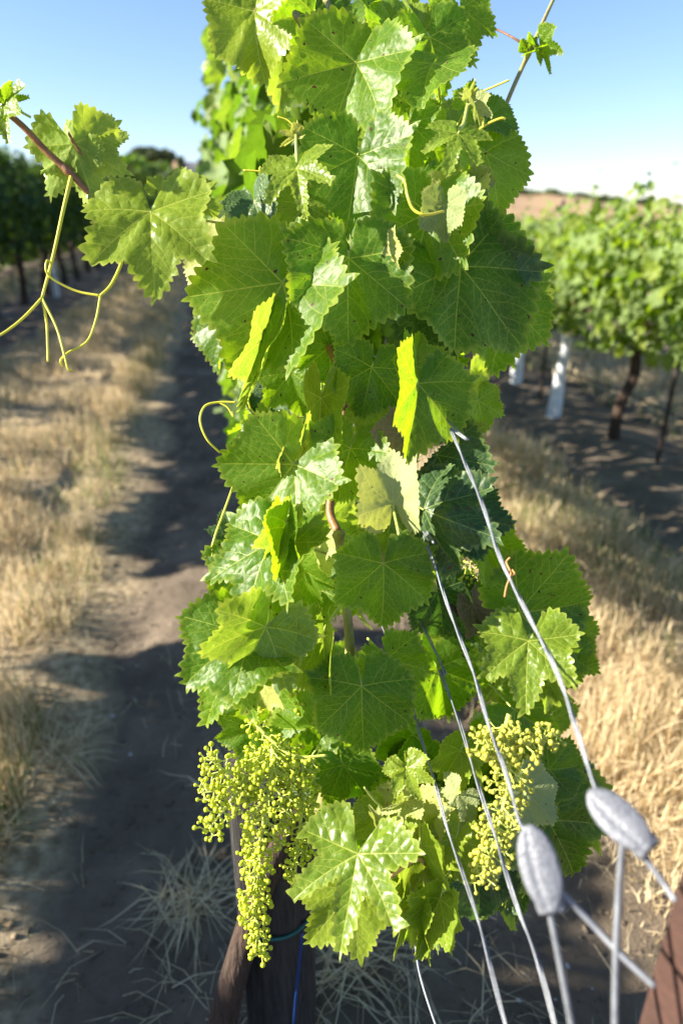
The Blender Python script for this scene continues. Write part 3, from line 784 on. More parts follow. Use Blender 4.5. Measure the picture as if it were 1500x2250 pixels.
# white grow tubes
def grow_tube(x, y, label, lean=.07, s=1.0):
    r_ = empty('grow_tube', (x, y, 0)); rr2 = random.Random(int(x*100+y*10))
    m = MB(); pts = [(lean*z*.6, 0, z*s) for z in (-.02, .1, .22, .34, .44)]
    m.tube(catmull(pts, 4), [.058, .056, .05, .042, .030], 14, True)
    for v in m.v: v.x += rr2.uniform(-.002, .002); v.y += rr2.uniform(-.002, .002)
    m.obj('tube_sleeve', M_tube_white, r_)
    m = MB(); m.tube(catmull([(lean*.3, 0, .43*s), (lean*.36, 0, .50*s), (lean*.42, 0, .57*s), (lean*.46, 0, .64*s)], 4), [.030, .042, .036, .040], 12); m.obj('tube_collar', M_tube_white, r_)
    m = MB(); m.tube(catmull([(lean*.46, 0, .6*s), (lean*.6, 0, .8*s), (lean*.75, .01, 1.0*s)], 4), .009, 7); m.obj('young_cane', M_tan_stem, r_)
    tag(r_, label, 'grow tube')
grow_tube(2.59, 4.93, 'larger white plastic grow tube at the foot of the sunlit row')
grow_tube(2.70, 5.95, 'smaller white grow tube half hidden behind the leaves of the end vine')
grow_tube(-3.02, 14.6, 'white grow tube among the dark trunks of the shaded row', .02, 1.0)
# distant trees and the white house
def tree(x, y, base, h, wdt, label, seed, mat='tree'):
    r_ = empty('tree', (x, y, base)); r = np.random.RandomState(seed)
    m = MB(); m.tube(catmull([(0, 0, -.5), (.1, 0, h*.3), (-.1, .1, h*.6), (0, 0, h*.85)], 5), [h*.04, h*.03, h*.015], 8)
    for k in range(5):
        a = k*1.3; m.tube([(0, 0, h*(.3+.08*k)), (math.cos(a)*wdt*.3, math.sin(a)*wdt*.3, h*(.5+.08*k))], [h*.015, h*.005], 6)
    m.obj('trunk', M_bark, r_)
    n = 1500; c = r.normal(0, 1, (n, 3)); c /= np.linalg.norm(c, axis=1)[:, None]; rad = r.uniform(.55, 1, n)**.5
    lob = 1+.25*np.sin(5*c[:, 0]+seed)*np.sin(4*c[:, 2]+2*c[:, 1]) 
    c = c*(rad*lob)[:, None]*np.array([wdt/2, wdt/2, h*.38])+np.array([0, 0, h*.62])
    a = r.normal(0, 1, (n, 3)); a /= np.linalg.norm(a, axis=1)[:, None]; b = np.cross(a, r.normal(0, 1, (n, 3))); b /= np.linalg.norm(b, axis=1)[:, None]
    s = r.uniform(.02, .045, n)[:, None]*(h+wdt)/2*1.6
    V = np.stack([c+a*s, c+b*s, c-a*s, c-b*s*.7], 1).reshape(-1, 3)
    me = mesh_np('crown', V, np.arange(n*4).reshape(n, 4), ML_far[mat], False, {'tone': ('FLOAT', np.repeat(r.rand(n), 4)), 'flat': ('FLOAT_VECTOR', V)})
    link('crown', me, r_); tag(r_, label, 'tree', None)
def hill_at(px, py, dist):
    """ground point of the hillside seen at that pixel, at that distance"""
    v = P(px, py, 1.0)-C0; v.normalize(); h = math.hypot(v.x, v.y); q = C0+v*(dist/h); return q
def put_tree(px, py_base, hpx, wpx, dist, label, seed, mat='tree'):
    q = hill_at(px, py_base, dist); k = (q-C0).dot(c_f)/F
    tree(q.x, q.y, q.z-.3, hpx*k, wpx*k, label, seed, mat)
put_tree(285, 440, 95, 130, 66, 'light green bush at the far end of the shaded row', 21, 'main')
put_tree(352, 446, 84, 110, 72, 'second light green bush beyond the shaded row, taller to its left', 22, 'main')
put_tree(400, 456, 36, 70, 80, 'low green bush below the white house', 23, 'main')
put_tree(325, 372, 46, 90, 150, 'round dark tree on the skyline left of the white house', 3)
put_tree(365, 376, 46, 44, 155, 'narrow dark tree next to the round skyline tree', 4)
put_tree(399, 380, 36, 20, 160, 'slim dark tree directly beside the white house', 5)
put_tree(466, 396, 52, 50, 120, 'bushy tree between the white house and the end vine', 6)
put_tree(235, 380, 40, 60, 170, 'low tree on the skyline above the shaded dark row', 9)
put_tree(1358, 460, 27, 34, 175, 'lone dark bush on the crest of the tan hill', 7)
put_tree(1388, 463, 14, 30, 178, 'low bush just past the lone bush on the crest', 8)
M_hedge = ML_far['tree']
r = np.random.RandomState(77); pts_ = []
for i in range(2600):
    a = r.uniform(15, 40); e = np.interp(a, AZ, EL); d = 199+r.normal(0, 1.5)
    top = 200*math.tan(R(e))+1.5-.6
    pts_.append((d*math.sin(R(a)), d*math.cos(R(a)), top+.1+r.uniform(0, .9)*(.6+.4*math.sin(a*3))))
c = np.array(pts_); a = r.normal(0, 1, c.shape)*.5; b = r.normal(0, 1, c.shape)*.5
V = np.stack([c+a, c+b, c-a, c-b], 1).reshape(-1, 3)
tag(link('crest_scrub', mesh_np('crest_scrub', V, np.arange(len(V)).reshape(-1, 4), M_hedge, False, {'tone': ('FLOAT', np.repeat(r.rand(len(c)), 4)), 'flat': ('FLOAT_VECTOR', V)})),
    'thin line of green scrub along the crest of the tan hill', 'scrub', kind='stuff')
q = hill_at(425, 384, 150); k = (q-C0).dot(c_f)/F
hs = empty('farmhouse', tuple(q)); hs.rotation_euler = (0, 0, R(8))
Mw = simple_mat('white_wall', (0.78, 0.78, 0.76), .8); Mr = simple_mat('grey_roof', (0.22, 0.21, 0.21), .8); Mg = simple_mat('window_glass', (0.03, 0.04, 0.05), .1)
W_, H_ = 30*k, 15*k
MB().box((0, 0, H_/2-.3), (W_, 5, H_+.6)).obj('wall', Mw, hs, False)
m = MB(); b_ = [(-W_/2-.2, -2.8, H_), (W_/2+.2, -2.8, H_), (W_/2+.2, 2.8, H_), (-W_/2-.2, 2.8, H_), (-W_/2-.2, 0, H_+.9), (W_/2+.2, 0, H_+.9)]
m.v = [Vector(v) for v in b_]; m.f = [(0, 1, 5, 4), (2, 3, 4, 5), (0, 4, 3), (1, 2, 5), (3, 2, 1, 0)]; m.obj('roof', Mr, hs, False)
for xx in (-.3, .3):
    MB().box((xx*W_, -2.53, H_*.55), (W_*.16, .06, H_*.35)).obj('window', Mg, hs, False)
MB().box((0, -2.53, H_*.38), (W_*.13, .06, H_*.7)).obj('door', Mr, hs, False)
tag(hs, 'small white farmhouse with a grey roof at the foot of the hill', 'house')
# ================================================================== THE END VINE (in focus)
BASE = Vector((0.13, 0.80, 0.0))
vine = tag(empty('grapevine', BASE), 'tall leafy end vine in sharp focus with hanging green grape clusters', 'grapevine')
leaf_count = 0
def place_leaf(jx, jy, tx, ty, d, kind='hi', var=0, mat='m', pitch=0.1, roll=0.0, flip=False, k=1.0, pet=True, petcol=None, label=None, **kw):
    global leaf_count
    J = P(jx, jy, d)
    ex, ey = (tx-jx), -(ty-jy); dist = math.hypot(ex, ey)
    et = Vector((ex/dist, ey/dist, 0)); en = Vector((0, 0, -1 if flip else 1))
    ps = pitch*(-1 if flip else 1)
    t = et*math.cos(ps) - en*math.sin(ps); n_ = en*math.cos(ps) + et*math.sin(ps)
    s = t.cross(n_)
    n2 = n_*math.cos(roll)+s*math.sin(roll); s2 = t.cross(n2)
    L = dist*d/F*k/max(.35, math.cos(pitch))
    leaf_count += 1
    a = dict(fa=.12, fb=.12, bend=.5, ruf=.06, blis=.016, seed=leaf_count)
    a.update(kw)
    f = flat(kind, var)
    V = deform(f, L, **a)
    me = mesh_np('leaf', V, f['T'], ML[mat], True, {'vein': ('FLOAT', f['vein']), 'flat': ('FLOAT_VECTOR', np.c_[f['V'], np.full(len(f['V']), leaf_count*.37)])})
    o = link('leaf', me, vine)
    Wt, Wn, Ws = CM @ t, CM @ n2, CM @ s2
    o.matrix_local = Matrix.Translation(J-BASE) @ Matrix((Ws, Wt, Wn)).transposed().to_4x4()
    if label: o['label'] = label
    if pet:
        # petiole leaves the junction backwards, under the blade
        e = Vector((-rnd.uniform(-.15, .15), -.35, -.75)) if pet is True else Vector(pet)
        m = MB(); pts = catmull([(0, 0, -.001*L), tuple(Vector((0, -.12, -.10))*L), tuple(e*L)], 6)
        m.tube(pts, [.0011, .0013, .0016], 6)
        m.obj('petiole', petcol or rnd.choice([M_petiole]*5+[M_petiole_red]), o)
    return o
H = place_leaf
# ---- top
H(781,137, 735,262, .80, var=0, fa=.15, fb=.58, cb=.2, roll=-.06, ruf=.03, k=1.4, bend=.3)
H(944, 81, 985,205, .82, var=3, fa=.25, fb=.1, roll=-.2, k=1.02)
H(1010, 20,1040,110, .84, var=1, fa=.1, fb=.2, roll=-.3, k=1.1)
H(930, 70, 905,-10, .84, var=2, mat='y', fa=.5, fb=.5, roll=.5, k=1.0)
H(952,140, 905,240, .78, var=2, mat='m', fa=.1, fb=.1, roll=.5, pitch=-.5, k=1.0)
H(560, 25, 565,165, .90, var=2, mat='y', fa=.1, fb=.5, roll=.1, k=1.0)
H(625, 30, 618,215, .96, var=0, mat='y', fa=.4, fb=.5, roll=-.2, k=1.0)
H(690, 30, 655,110, .86, var=1, fa=.2, fb=.2, roll=-.3, k=1.2)
H(760, 20, 720, 90, .88, var=2, fa=.1, fb=.3, roll=.3, k=1.2, pitch=-.4)
H(860, 55, 835,-30, .86, var=2, fa=.1, fb=.3, roll=.3, k=1.1)
H(700, 20, 660,-60, .9, var=0, mat='y', fa=.3, fb=.1, k=1.2)
H(590,-20, 545, 60, .9, var=1, mat='y', fa=.3, fb=.1, k=1.1)
# ---- upper middle
H(786,341, 765,480, .78, var=0, fa=.12, fb=.58, cb=.2, roll=-.03, ruf=.03, k=1.25, bend=.3, label='leaf folded along its midrib with a pale lit wing')
H(900,270, 905,370, .84, var=1, fa=.1, fb=.1, roll=-.25, k=1.15)
H(905,235, 870,310, .86, var=2, mat='m', fa=.3, fb=.3, roll=.2, k=1.1)
H(653,371, 662,475, .72, kind='yg', var=0, mat='y', fa=.25, fb=.15, roll=.3, pitch=-.45, k=1.0, bend=.9, blis=.03, ruf=.08, label='small glossy young leaf with deep lobes')
H(1007,292, 975,380, .70, kind='yg', var=0, mat='y', fa=-.2, fb=-.2, roll=.15, pitch=-.35, k=1.0, bend=.9, blis=.03)
H(1072,255,1150,268, .82, var=0, fa=.2, fb=.1, roll=-.3, k=.95)
H(1065,335,1128,462, .82, var=2, fa=.1, fb=.1, roll=-.45, k=.95)
H(1068,330,1158,360, .86, var=1, fa=.1, fb=.1, roll=-.3, k=.9)
H(1030,235,1075,200, .86, var=1, fa=.3, fb=.3, k=1.1)
H(1001,429,1010,545, .82, var=2, mat='p', fa=.1, fb=.9, roll=-.1, k=.95)
H(1045,395,1100,415, .80, var=2, mat='p', fa=.3, fb=.3, roll=.6, pitch=-.3, k=.7)
H(941,466, 905,620, .77, var=2, fa=.12, fb=.6, cb=.2, roll=-.03, ruf=.03, k=1.08)
H(975,450, 968,545, .74, var=0, mat='p', fa=1.1, fb=.1, roll=.7, k=.8, pet=False)
H(672,452, 602,520, .84, var=1, mat='y', fa=.2, fb=.4, roll=-.3, k=.95)
H(560,445, 590,545, .84, var=2, mat='d', fa=.5, fb=.3, roll=.6, pitch=-.2, k=.85)
H(705,500, 660,430, .86, var=0, mat='y', fa=.3, fb=.3, roll=-.4, k=.95)
H(540,470, 500,520, .88, var=1, mat='m', fa=.5, fb=.3, roll=.3, k=.8)
H(730,400, 722,520, .88, var=1, mat='y', fa=.6, fb=.3, roll=-.3, k=.8)
H(860,420, 830,500, .87, var=1, mat='m', fa=.2, fb=.3, roll=-.3, k=.9)
# ---- left shoot
H(332,466, 342,650, .74, var=1, mat='y', fa=.12, fb=.12, ca=-.2, roll=.02, pitch=-.22, bend=.55, blis=.022, k=1.02, pet=(-.15,.42,-.06), petcol=M_petiole, label='broad leaf on the side shoot half in shade')
H(162,316, 205,455, .76, var=3, mat='y', flip=True, fa=.1, fb=.25, roll=-.1, pitch=.3, bend=.3, k=.95, pet=(.1,.45,.12), petcol=M_brown_stem, label='yellow green leaf seen from its underside')
H(165,318, 85,395, .765, var=1, mat='y', flip=True, fa=.3, fb=.2, roll=.2, pitch=.2, k=.85, pet=False)
H(205,300, 245,345, .78, var=1, mat='y', flip=True, fa=.2, fb=.3, roll=.1, pitch=.2, k=1.35, pet=False)
H(10,232, 20,318, .72, kind='yg', var=1, mat='y', fa=.2, fb=.2, roll=.35, pitch=-.3, blis=.03, k=1.0)
H(12,228, 78,212, .72, kind='yg', var=1, mat='m', fa=.5, fb=.7, roll=.2, pitch=-.2, blis=.03, k=.8)
H(400,430, 492,460, .82, var=1, mat='y', fa=.1, fb=.1, roll=-.3, k=.9)
H(345,415, 352,370, .78, var=1, mat='y', fa=.2, fb=.2, roll=.2, k=.8, pet=False)
# ---- middle
H(620,621, 520,800, .76, var=0, fa=.05, fb=.6, cb=.25, roll=-.02, ruf=.035, k=1.15, bend=.35, label='large dark leaf with its right wing turned up and sunlit')
H(640,600, 560,500, .82, var=1, fa=.2, fb=.4, roll=-.3, k=1.0)
H(500,560, 430,660, .84, var=2, mat='p', fa=.2, fb=.2, roll=.5, k=1.1)
H(766,567, 764,752, .75, var=2, fa=.08, fb=.12, cb=.5, roll=-.12, pitch=-.05, k=1.0, bend=.45, label='flat leaf facing the camera at the centre of the vine')
H(850,545, 868,600, .745, var=0, mat='p', fa=.2, fb=.4, roll=.7, pitch=-.3, k=1.0, pet=False)
H(1010,587,1148,735, .78, var=2, fa=.06, fb=.10, roll=-.28, pitch=.05, bend=.45, k=1.10, label='big dark green leaf on the sky side of the vine')
H(985,600,1130,765, .82, var=1, mat='d', fa=.15, fb=.2, roll=.2, pitch=-.15, k=1.0, blis=.025)
H(960,640, 985,790, .86, var=0, mat='d', fa=.3, fb=.1, roll=.1, k=1.0)
H(1090,650,1110,820, .88, var=0, mat='m', fa=.2, fb=.1, roll=-.3, k=1.0)
H(917,843, 905,960, .74, var=0, fa=.95, fb=.05, ca=-.2, roll=-.30, pitch=-.1, k=1.45, bend=.4, label='cupped dark leaf with bright sunlit edge teeth')
H(905,800, 940,705, .76, var=1, mat='m', fa=.9, fb=.3, roll=.5, k=.8, pet=False)
H(817,807, 795,915, .78, var=2, fa=.1, fb=.1, roll=-.15, k=1.02)
H(820,890, 790,960, .80, var=0, mat='y', fa=.3, fb=.1, roll=-.2, k=1.0)
H(591,745, 514,925, .78, var=1, mat='y', fa=1.38, fb=1.38, roll=-.05, k=.85, bend=.2, ruf=.03, label='narrow yellow leaf folded shut')
H(580,700, 535,820, .82, var=1, mat='p', fa=.9, fb=.6, roll=.7, k=.9)
H(705,875, 695,1010,.80, var=1, mat='y', fa=1.2, fb=1.1, roll=-.1, k=1.0)
H(725,760, 655,820, .84, var=0, mat='m', fa=.2, fb=.2, roll=-.2, k=1.0)
H(640,820, 665,930, .88, var=1, mat='m', fa=.2, fb=.4, roll=.1, k=.9)
H(560,790, 500,860, .94, var=1, mat='m', fa=.2, fb=.4, roll=.1, k=.9)
H(600,860, 590,960, .92, var=1, mat='d', fa=.2, fb=.4, roll=.4, k=.8)
H(644,1020, 545,1150, .77, var=0, fa=.08, fb=.6, cb=.2, roll=-.03, ruf=.03, k=1.12, bend=.3, label='leaf with tall pale wing beside the central cane')
H(650,1010, 660,890, .80, var=1, fa=.5, fb=.9, roll=.3, mat='p', k=.9, pet=False)
H(600,960, 520,930, .80, var=1, fa=.2, fb=.2, roll=-.2, k=1.0)
H(770,985, 738,1110,.79, var=2, fa=.12, fb=.6, cb=.2, roll=-.03, ruf=.03, k=.98)
H(1050,880,1075,960,.84, var=1, fa=.3, fb=.1, roll=-.3, k=.9)
H(1010,960,1082,985,.82, var=1, mat='y', fa=.5, fb=.3, roll=.1, pitch=.4, k=.9)
H(900,955, 860,1000,.78, var=0, mat='b', fa=.2, fb=.3, roll=.1, pitch=-.3, k=1.5, label='browned dull leaf above the curled pale one')
H(960,1000,1015,1110,.80, var=2, mat='d', fa=.2, fb=.3, roll=.2, pitch=-.2, k=1.1, blis=.03)
H(865,1105, 855,1020,.72, var=1, mat='p', flip=True, fa=-.5, fb=-.6, ca=-.7, cb=-.9, roll=-.2, pitch=-.3, k=1.35, bend=-1.0, ruf=.05, label='pale leaf curled over like a cap')
H(930,1120,1080,1190,.74, var=1, mat='d', fa=-.5, fb=-.7, roll=.2, pitch=-.7, k=.85, blis=.04, ruf=.1, bend=.4)
H(1010,1130,1125,1160,.78, var=0, mat='d', fa=.2, fb=-.6, roll=.2, pitch=-.4, k=.9, blis=.03)
H(1065,1190,1130,1300,.80, var=1, mat='m', fa=.6, fb=.5, roll=-.2, k=.8)
H(858,1130, 850,1225,.76, var=1, mat='y', fa=.2, fb=.2, roll=-.1, k=1.1)
H(842,1238, 845,1388,.74, var=0, fa=.08, fb=.10, roll=-.12, k=.98, bend=.4, label='smooth leaf hanging right of the central cane')
H(900,1260, 930,1360,.80, var=1, mat='p', fa=.2, fb=.2, roll=.3, k=.7)
# ---- lower left
H(600,1195, 500,1370,.73, var=3, mat='m', fa=.15, fb=.1, roll=.75, pitch=-.35, blis=.034, k=.95, bend=.6, label='blistered leaf catching the sun above the left edge')
H(560,1240, 455,1320,.79, var=1, mat='m', fa=.4, fb=.2, roll=.4, pitch=-.2, blis=.03, k=.95)
H(520,1180, 480,1110,.84, var=1, mat='d', fa=.2, fb=.2, roll=.3, k=.9)
H(545,1400, 408,1465,.735, var=0, mat='m', fa=.2, fb=.1, roll=.6, pitch=-.45, blis=.036, k=1.02, bend=.7, label='leftmost low leaf with pale blistered sheen')
H(520,1450, 435,1590,.75, var=3, mat='m', fa=.1, fb=.1, roll=.4, pitch=-.2, blis=.03, k=.95, bend=.6)
H(583,1378, 494,1560,.715, var=1, mat='y', fa=.35, fb=.3, roll=-.25, k=.80, bend=.3, label='yellow green leaf glowing against the blistered leaves')
H(628,1148, 572,1272,.715, var=1, mat='y', fa=1.0, fb=1.25, roll=-.1, k=.78, bend=.3)
H(632,1160, 642,1335,.72, var=1, mat='m', fa=1.35, fb=1.25, roll=.1, k=.75)
H(600,1375, 690,1480,.79, var=1, mat='m', fa=.1, fb=.2, roll=-.1, k=1.0)
H(712,1395, 708,1545,.76, var=2, mat='y', fa=1.2, fb=1.2, roll=.2, k=.9)
H(650,1250, 700,1340,.86, var=1, mat='m', fa=.2, fb=.5, roll=.2, k=1.0)
H(690,1200, 660,1290,.88, var=0, mat='p', fa=.2, fb=.5, roll=.2, k=1.0)
H(560,1480, 585,1600,.82, var=1, mat='p', fa=.2, fb=.5, roll=.4, k=.9)
H(560,1600, 470,1640,.84, var=1, mat='m', fa=.3, fb=.2, roll=-.3, k=1.0)
H(590,1640, 530,1700,.86, var=0, mat='m', fa=.1, fb=.2, roll=-.3, k=1.0)
H(690,1600, 590,1620,.85, var=0, mat='m', fa=.1, fb=.3, roll=.1, pitch=.4, k=1.1)
H(794,1508, 800,1660,.75, var=2, fa=.1, fb=.15, roll=-.12, pitch=-.1, k=.98, bend=.6, label='rounded leaf hanging over the post head')
H(850,1450, 900,1550,.80, var=0, fa=.1, fb=.2, roll=-.3, k=1.0)
H(755,1680, 800,1760,.82, var=0, mat='m', fa=.2, fb=.2, roll=.1, k=1.1)
H(720,1650, 690,1750,.85, var=1, mat='m', fa=.2, fb=.2, roll=-.1, k=1.1)
# ---- lower middle
H(893,1688, 915,1752,.72, kind='yg', var=1, mat='y', fa=.1, fb=.1, roll=.3, pitch=-.4, blis=.03, k=1.0, label='little glossy leaf above the pink petiole')
H(895,1690, 858,1660,.722, kind='yg', var=0, mat='y', fa=.1, fb=.1, roll=.3, pitch=-.3, blis=.03, k=.9, pet=False)
H(787,1877, 738,2040,.70, kind='yg', var=0, mat='y', fa=.1, fb=.1, roll=.5, pitch=-.5, blis=.030, k=1.0, bend=.35, ruf=.04, label='glossy bright young leaf at the bottom of the vine')
H(775,1955, 672,2075,.74, var=1, mat='y', fa=.1, fb=.1, roll=.15, pitch=-.1, k=.95, bend=.2, label='pale leaf directly behind the glossy young leaf')
H(848,1790, 835,1900,.78, var=1, mat='y', fa=.3, fb=.4, roll=.1, k=.95)
H(905,1765, 880,1885,.79, var=0, mat='p', fa=.4, fb=.2, roll=.3, k=.9)
H(925,1860, 960,1990,.76, var=1, mat='y', fa=.8, fb=.9, roll=.2, k=.9)
H(915,1900, 880,2010,.80, var=2, mat='m', fa=.3, fb=.2, roll=-.1, k=.9)
H(905,1985, 893,2100,.76, var=1, mat='y', fa=1.2, fb=1.1, roll=.1, k=1.0)
H(965,1975, 915,2095,.75, var=1, mat='y', fa=.7, fb=1.1, roll=.1, k=1.0, bend=-.7)
H(1005,1745, 965,1800,.77, kind='yg', var=0, mat='p', flip=True, fa=.2, fb=.3, roll=.2, k=1.0)
H(1010,1650, 960,1740,.80, var=1, mat='y', fa=.9, fb=.7, roll=.3, k=.9)
H(1000,1840, 960,1940,.78, var=0, mat='y', fa=.3, fb=.4, roll=.2, k=.95)
H(1045,1810,1010,1935,.80, var=2, mat='p', flip=True, fa=.1, fb=.2, roll=.1, k=.95)
H(1080,1860,1080,1950,.80, var=1, mat='p', flip=True, fa=.1, fb=.2, roll=.1, k=.95)
H(1050,1925,1065,2045,.84, var=0, mat='d', fa=.1, fb=.2, roll=-.3, k=1.0)
H(1110,1900,1110,2010,.86, var=1, mat='d', fa=.1, fb=.2, roll=-.3, k=1.0)
# ---- right side
H(1140,1345,1325,1335,.80, var=2, mat='m', fa=.12, fb=.1, roll=.15, pitch=.15, k=.98, bend=.3, label='broad dull leaf pointing to the bleached grass')
H(1120,1350,1130,1240,.84, var=0, mat='m', fa=.2, fb=.2, roll=-.2, k=1.0)
H(1090,1360,1030,1290,.86, var=1, mat='m', fa=.2, fb=.2, roll=-.2, k=1.0)
H(1225,1400,1305,1480,.82, var=0, mat='m', fa=.2, fb=.2, roll=-.3, k=1.0)
H(1245,1440,1270,1530,.83, var=1, mat='m', fa=.2, fb=.3, roll=-.3, k=1.0)
H(1160,1409,1135,1540,.72, var=3, mat='y', fa=.1, fb=.12, roll=.3, pitch=-.45, blis=.028, k=1.02, bend=.55, label='shiny leaf crossed by the upper wire')
H(1205,1500,1240,1560,.76, var=1, mat='y', fa=.8, fb=.9, roll=.2, k=1.0)
H(1130,1560,1210,1620,.82, var=1, mat='m', fa=.3, fb=.2, roll=.1, k=1.2)
H(1120,1600,1060,1660,.84, var=0, mat='m', fa=.3, fb=.2, roll=.1, k=1.1)
H(1205,1690,1300,1690,.82, var=2, mat='m', fa=.1, fb=.2, roll=-.1, k=.95)
H(1200,1800,1292,1945,.82, var=1, mat='m', fa=.06, fb=.12, roll=-.3, k=1.05, label='dark low leaf behind the wire tensioner')
H(1200,1730,1315,1800,.85, var=0, mat='d', fa=.06, fb=.12, roll=-.3, k=1.0)
H(1150,1735,1200,1790,.76, var=2, mat='p', flip=True, fa=.1, fb=.1, roll=-.2, k=1.25, label='pale leaf underside with a wire shadow across it')
H(1150,1770,1165,1860,.83, var=2, mat='y', fa=.1, fb=.2, roll=.0, k=1.0)
H(960,1300, 985,1400,.86, var=2, mat='d', fa=.1, fb=.2, roll=-.3, k=1.1)
H(960,1470, 990,1580,.88, var=2, mat='m', fa=.3, fb=.2, roll=-.3, k=1.1)
H(1060,1400,1040,1300,.9, var=2, mat='d', fa=.3, fb=.2, roll=-.3, k=1.1)
H(1040,1330,1075,1400,.83, var=1, mat='b', fa=.9, fb=.7, roll=.2, k=1.0, ruf=.12, label='withered grey brown leaf beside the wires')
print('hero leaves', leaf_count)

# ---- leaves filling the depth of the vine
SIL_Y = [-200, 0, 150, 300, 450, 600, 750, 900, 1050, 1200, 1400, 1550, 1680, 1800, 2000]
SIL_L = [560, 545, 560, 600, 560, 470, 470, 520, 510, 470, 450, 480, 560, 700, 900]
SIL_R = [1000, 1000, 1000, 1110, 1110, 1120, 1110, 1050, 1010, 1080, 1230, 1230, 1260, 1270, 1100]
fills = []
for i in range(16):
    f = flat('hi', i % 4) if i % 5 else flat('yg', 0)
    V = deform(f, 1.0, fa=rnd.uniform(.0, .9), fb=rnd.uniform(0, .9), bend=rnd.uniform(.1, .9), ruf=.07, blis=.02, seed=500+i)
    fills.append(mesh_np('leaf', V, f['T'], ML[['m', 'm', 'y', 'm', 'd', 'm', 'm', 'y'][i % 8]], True, {'vein': ('FLOAT', f['vein']), 'flat': ('FLOAT_VECTOR', np.c_[f['V'], np.full(len(f['V']), i*3.3)])}))
nf = 0; tries = 0
NFILL = 298-leaf_count
while nf < NFILL and tries < 20000:
    tries += 1
    py = rnd.uniform(-150, 1980); px = rnd.uniform(450, 1300)
    d = rnd.uniform(.90, 1.38) if py < 1600 else rnd.uniform(.88, 1.0)
    if not (np.interp(py, SIL_Y, SIL_L)+25 < px < np.interp(py, SIL_Y, SIL_R)-25): continue
    p = P(px, py, d)
    if p.y > 1.75 or p.z < .5: continue
    sg = -1 if rnd.random() < .5 else 1
    nrm = Vector((sg*rnd.uniform(.0, .9), rnd.uniform(-1.0, .1), rnd.uniform(-.1, .9))).normalized()
    dn = Vector((sg*rnd.uniform(0, .6), rnd.uniform(-.4, .3), -1)); tp = (dn-nrm*dn.dot(nrm)).normalized(); sd = tp.cross(nrm)
    o = link('leaf', fills[nf % 16], vine); s = rnd.uniform(.06, .092)
    o.matrix_local = Matrix.Translation(p-BASE) @ Matrix((sd, tp, nrm)).transposed().to_4x4() @ Matrix.Scale(s, 4)
    nf += 1
fo = link('foliage', foliage_mesh('foliage', 520, (.11, 1.25-.80, 2.0-.80, .75, 1.85), (.055, .085), ML_far['main'], 991, ragged=.05), vine)
fo.location = (.25-BASE.x, 0, 0); fo['kind'] = 'stuff'

# ---- canes, shoots, petioles, tendrils
def strand(name, pts, rad, mat, parent=vine, seg=10, n=8, world=False, label=None, nodes=()):
    q = [p if world else P(*p) for p in pts]
    o0 = BASE if parent is vine else Vector((0, 0, 0))
    q = [v-o0 for v in catmull(q, n)]
    m = MB()
    rr_ = list(np.interp(np.linspace(0, 1, len(q)), np.linspace(0, 1, len(rad)), rad)) if hasattr(rad, '__len__') else [rad]*len(q)
    for t in nodes:
        c = t*(len(q)-1)
        for i in range(len(q)): rr_[i] *= 1+.45*math.exp(-((i-c)/1.1)**2)
    m.tube(q, rr_, seg)
    o = m.obj(name, mat, parent)
    if label: o['label'] = label
    return o
mm = lambda px, d=.8: px*d/F/2      # pixel width -> radius
strand('cane', [(742,1165,.81),(752,1240,.81),(762,1340,.82),(768,1450,.83),(755,1600,.86),(700,1800,.95)], [.0062,.0056,.0056,.0065,.008,.010], M_tan_stem, nodes=(0.02,), label='thick green cane at the centre')
strand('cane', [(742,1170,.81),(725,1110,.83),(755,960,.83),(752,860,.84),(735,790,.84),(690,700,.85),(672,600,.86),(660,520,.85),(640,420,.86)], [.0055,.005,.005,.0045,.0045,.004,.003], M_brown_stem, nodes=(.35,), n=7, label='red brown cane rising between the leaves')
strand('cane', [(690,700,.90),(800,695,.86),(860,670,.85),(930,622,.84),(990,570,.86),(1060,450,.88)], [.005,.0048,.0045,.004,.003], M_brown_stem)
strand('shoot', [(590,-40,.95),(640,20,.86),(662,60,.86),(680,150,.88),(720,300,.9)], [.004,.0045,.004,.0035], M_tan_stem)
strand('shoot', [(708,-30,.88),(725,30,.86),(740,120,.88)], [.005,.005,.004], M_tan_stem)
strand('shoot', [(880,-30,.9),(897,40,.88),(905,160,.9)], .003, M_green_stem)
strand('shoot', [(845,120,.86),(842,200,.84),(812,230,.84),(815,300,.86)], .0035, M_tan_stem)
strand('shoot', [(675,480,.82),(685,540,.80),(690,600,.82),(700,700,.86)], .0028, M_petiole)
strand('shoot', [(1028,222,.74),(1018,270,.73),(1007,292,.72),(1000,360,.78)], [.0016,.002,.0025], M_petiole)
strand('shoot', [(650,285,.74),(651,320,.73),(655,372,.74),(660,440,.80)], [.0014,.002,.0025], M_petiole)
strand('shoot', [(1232,-40,.92),(1212,5,.92),(1165,108,.92),(1120,208,.92),(1080,310,.93),(1040,420,.95)], [.0022,.0026,.0030,.0030,.003], M_tan_stem, nodes=(.42,), label='bare shoot reaching into the sky')
strand('shoot', [(-40,205,.72),(45,272,.74),(100,330,.755),(155,380,.765),(205,432,.775),(255,470,.79),(330,500,.84),(430,560,.95),(600,700,1.1)], [.0028,.0034,.0037,.0037,.0038,.0038,.004,.004,.004], M_brown_stem, nodes=(.36,), label='red brown side shoot sweeping out over the alley')
strand('tendril', [(1055,58,.93),(1090,65,.93),(1130,85,.92),(1162,106,.92)], [.0012,.0014,.0018], M_brown_stem)
strand('tendril', [(158,385,.765),(140,460,.76),(118,560,.75),(93,655,.74)], [.0023,.0018,.0015], M_tendril)
strand('tendril', [(93,655,.74),(50,700,.73),(0,737,.72),(-60,765,.71)], [.0015,.0013,.0012], M_tendril)
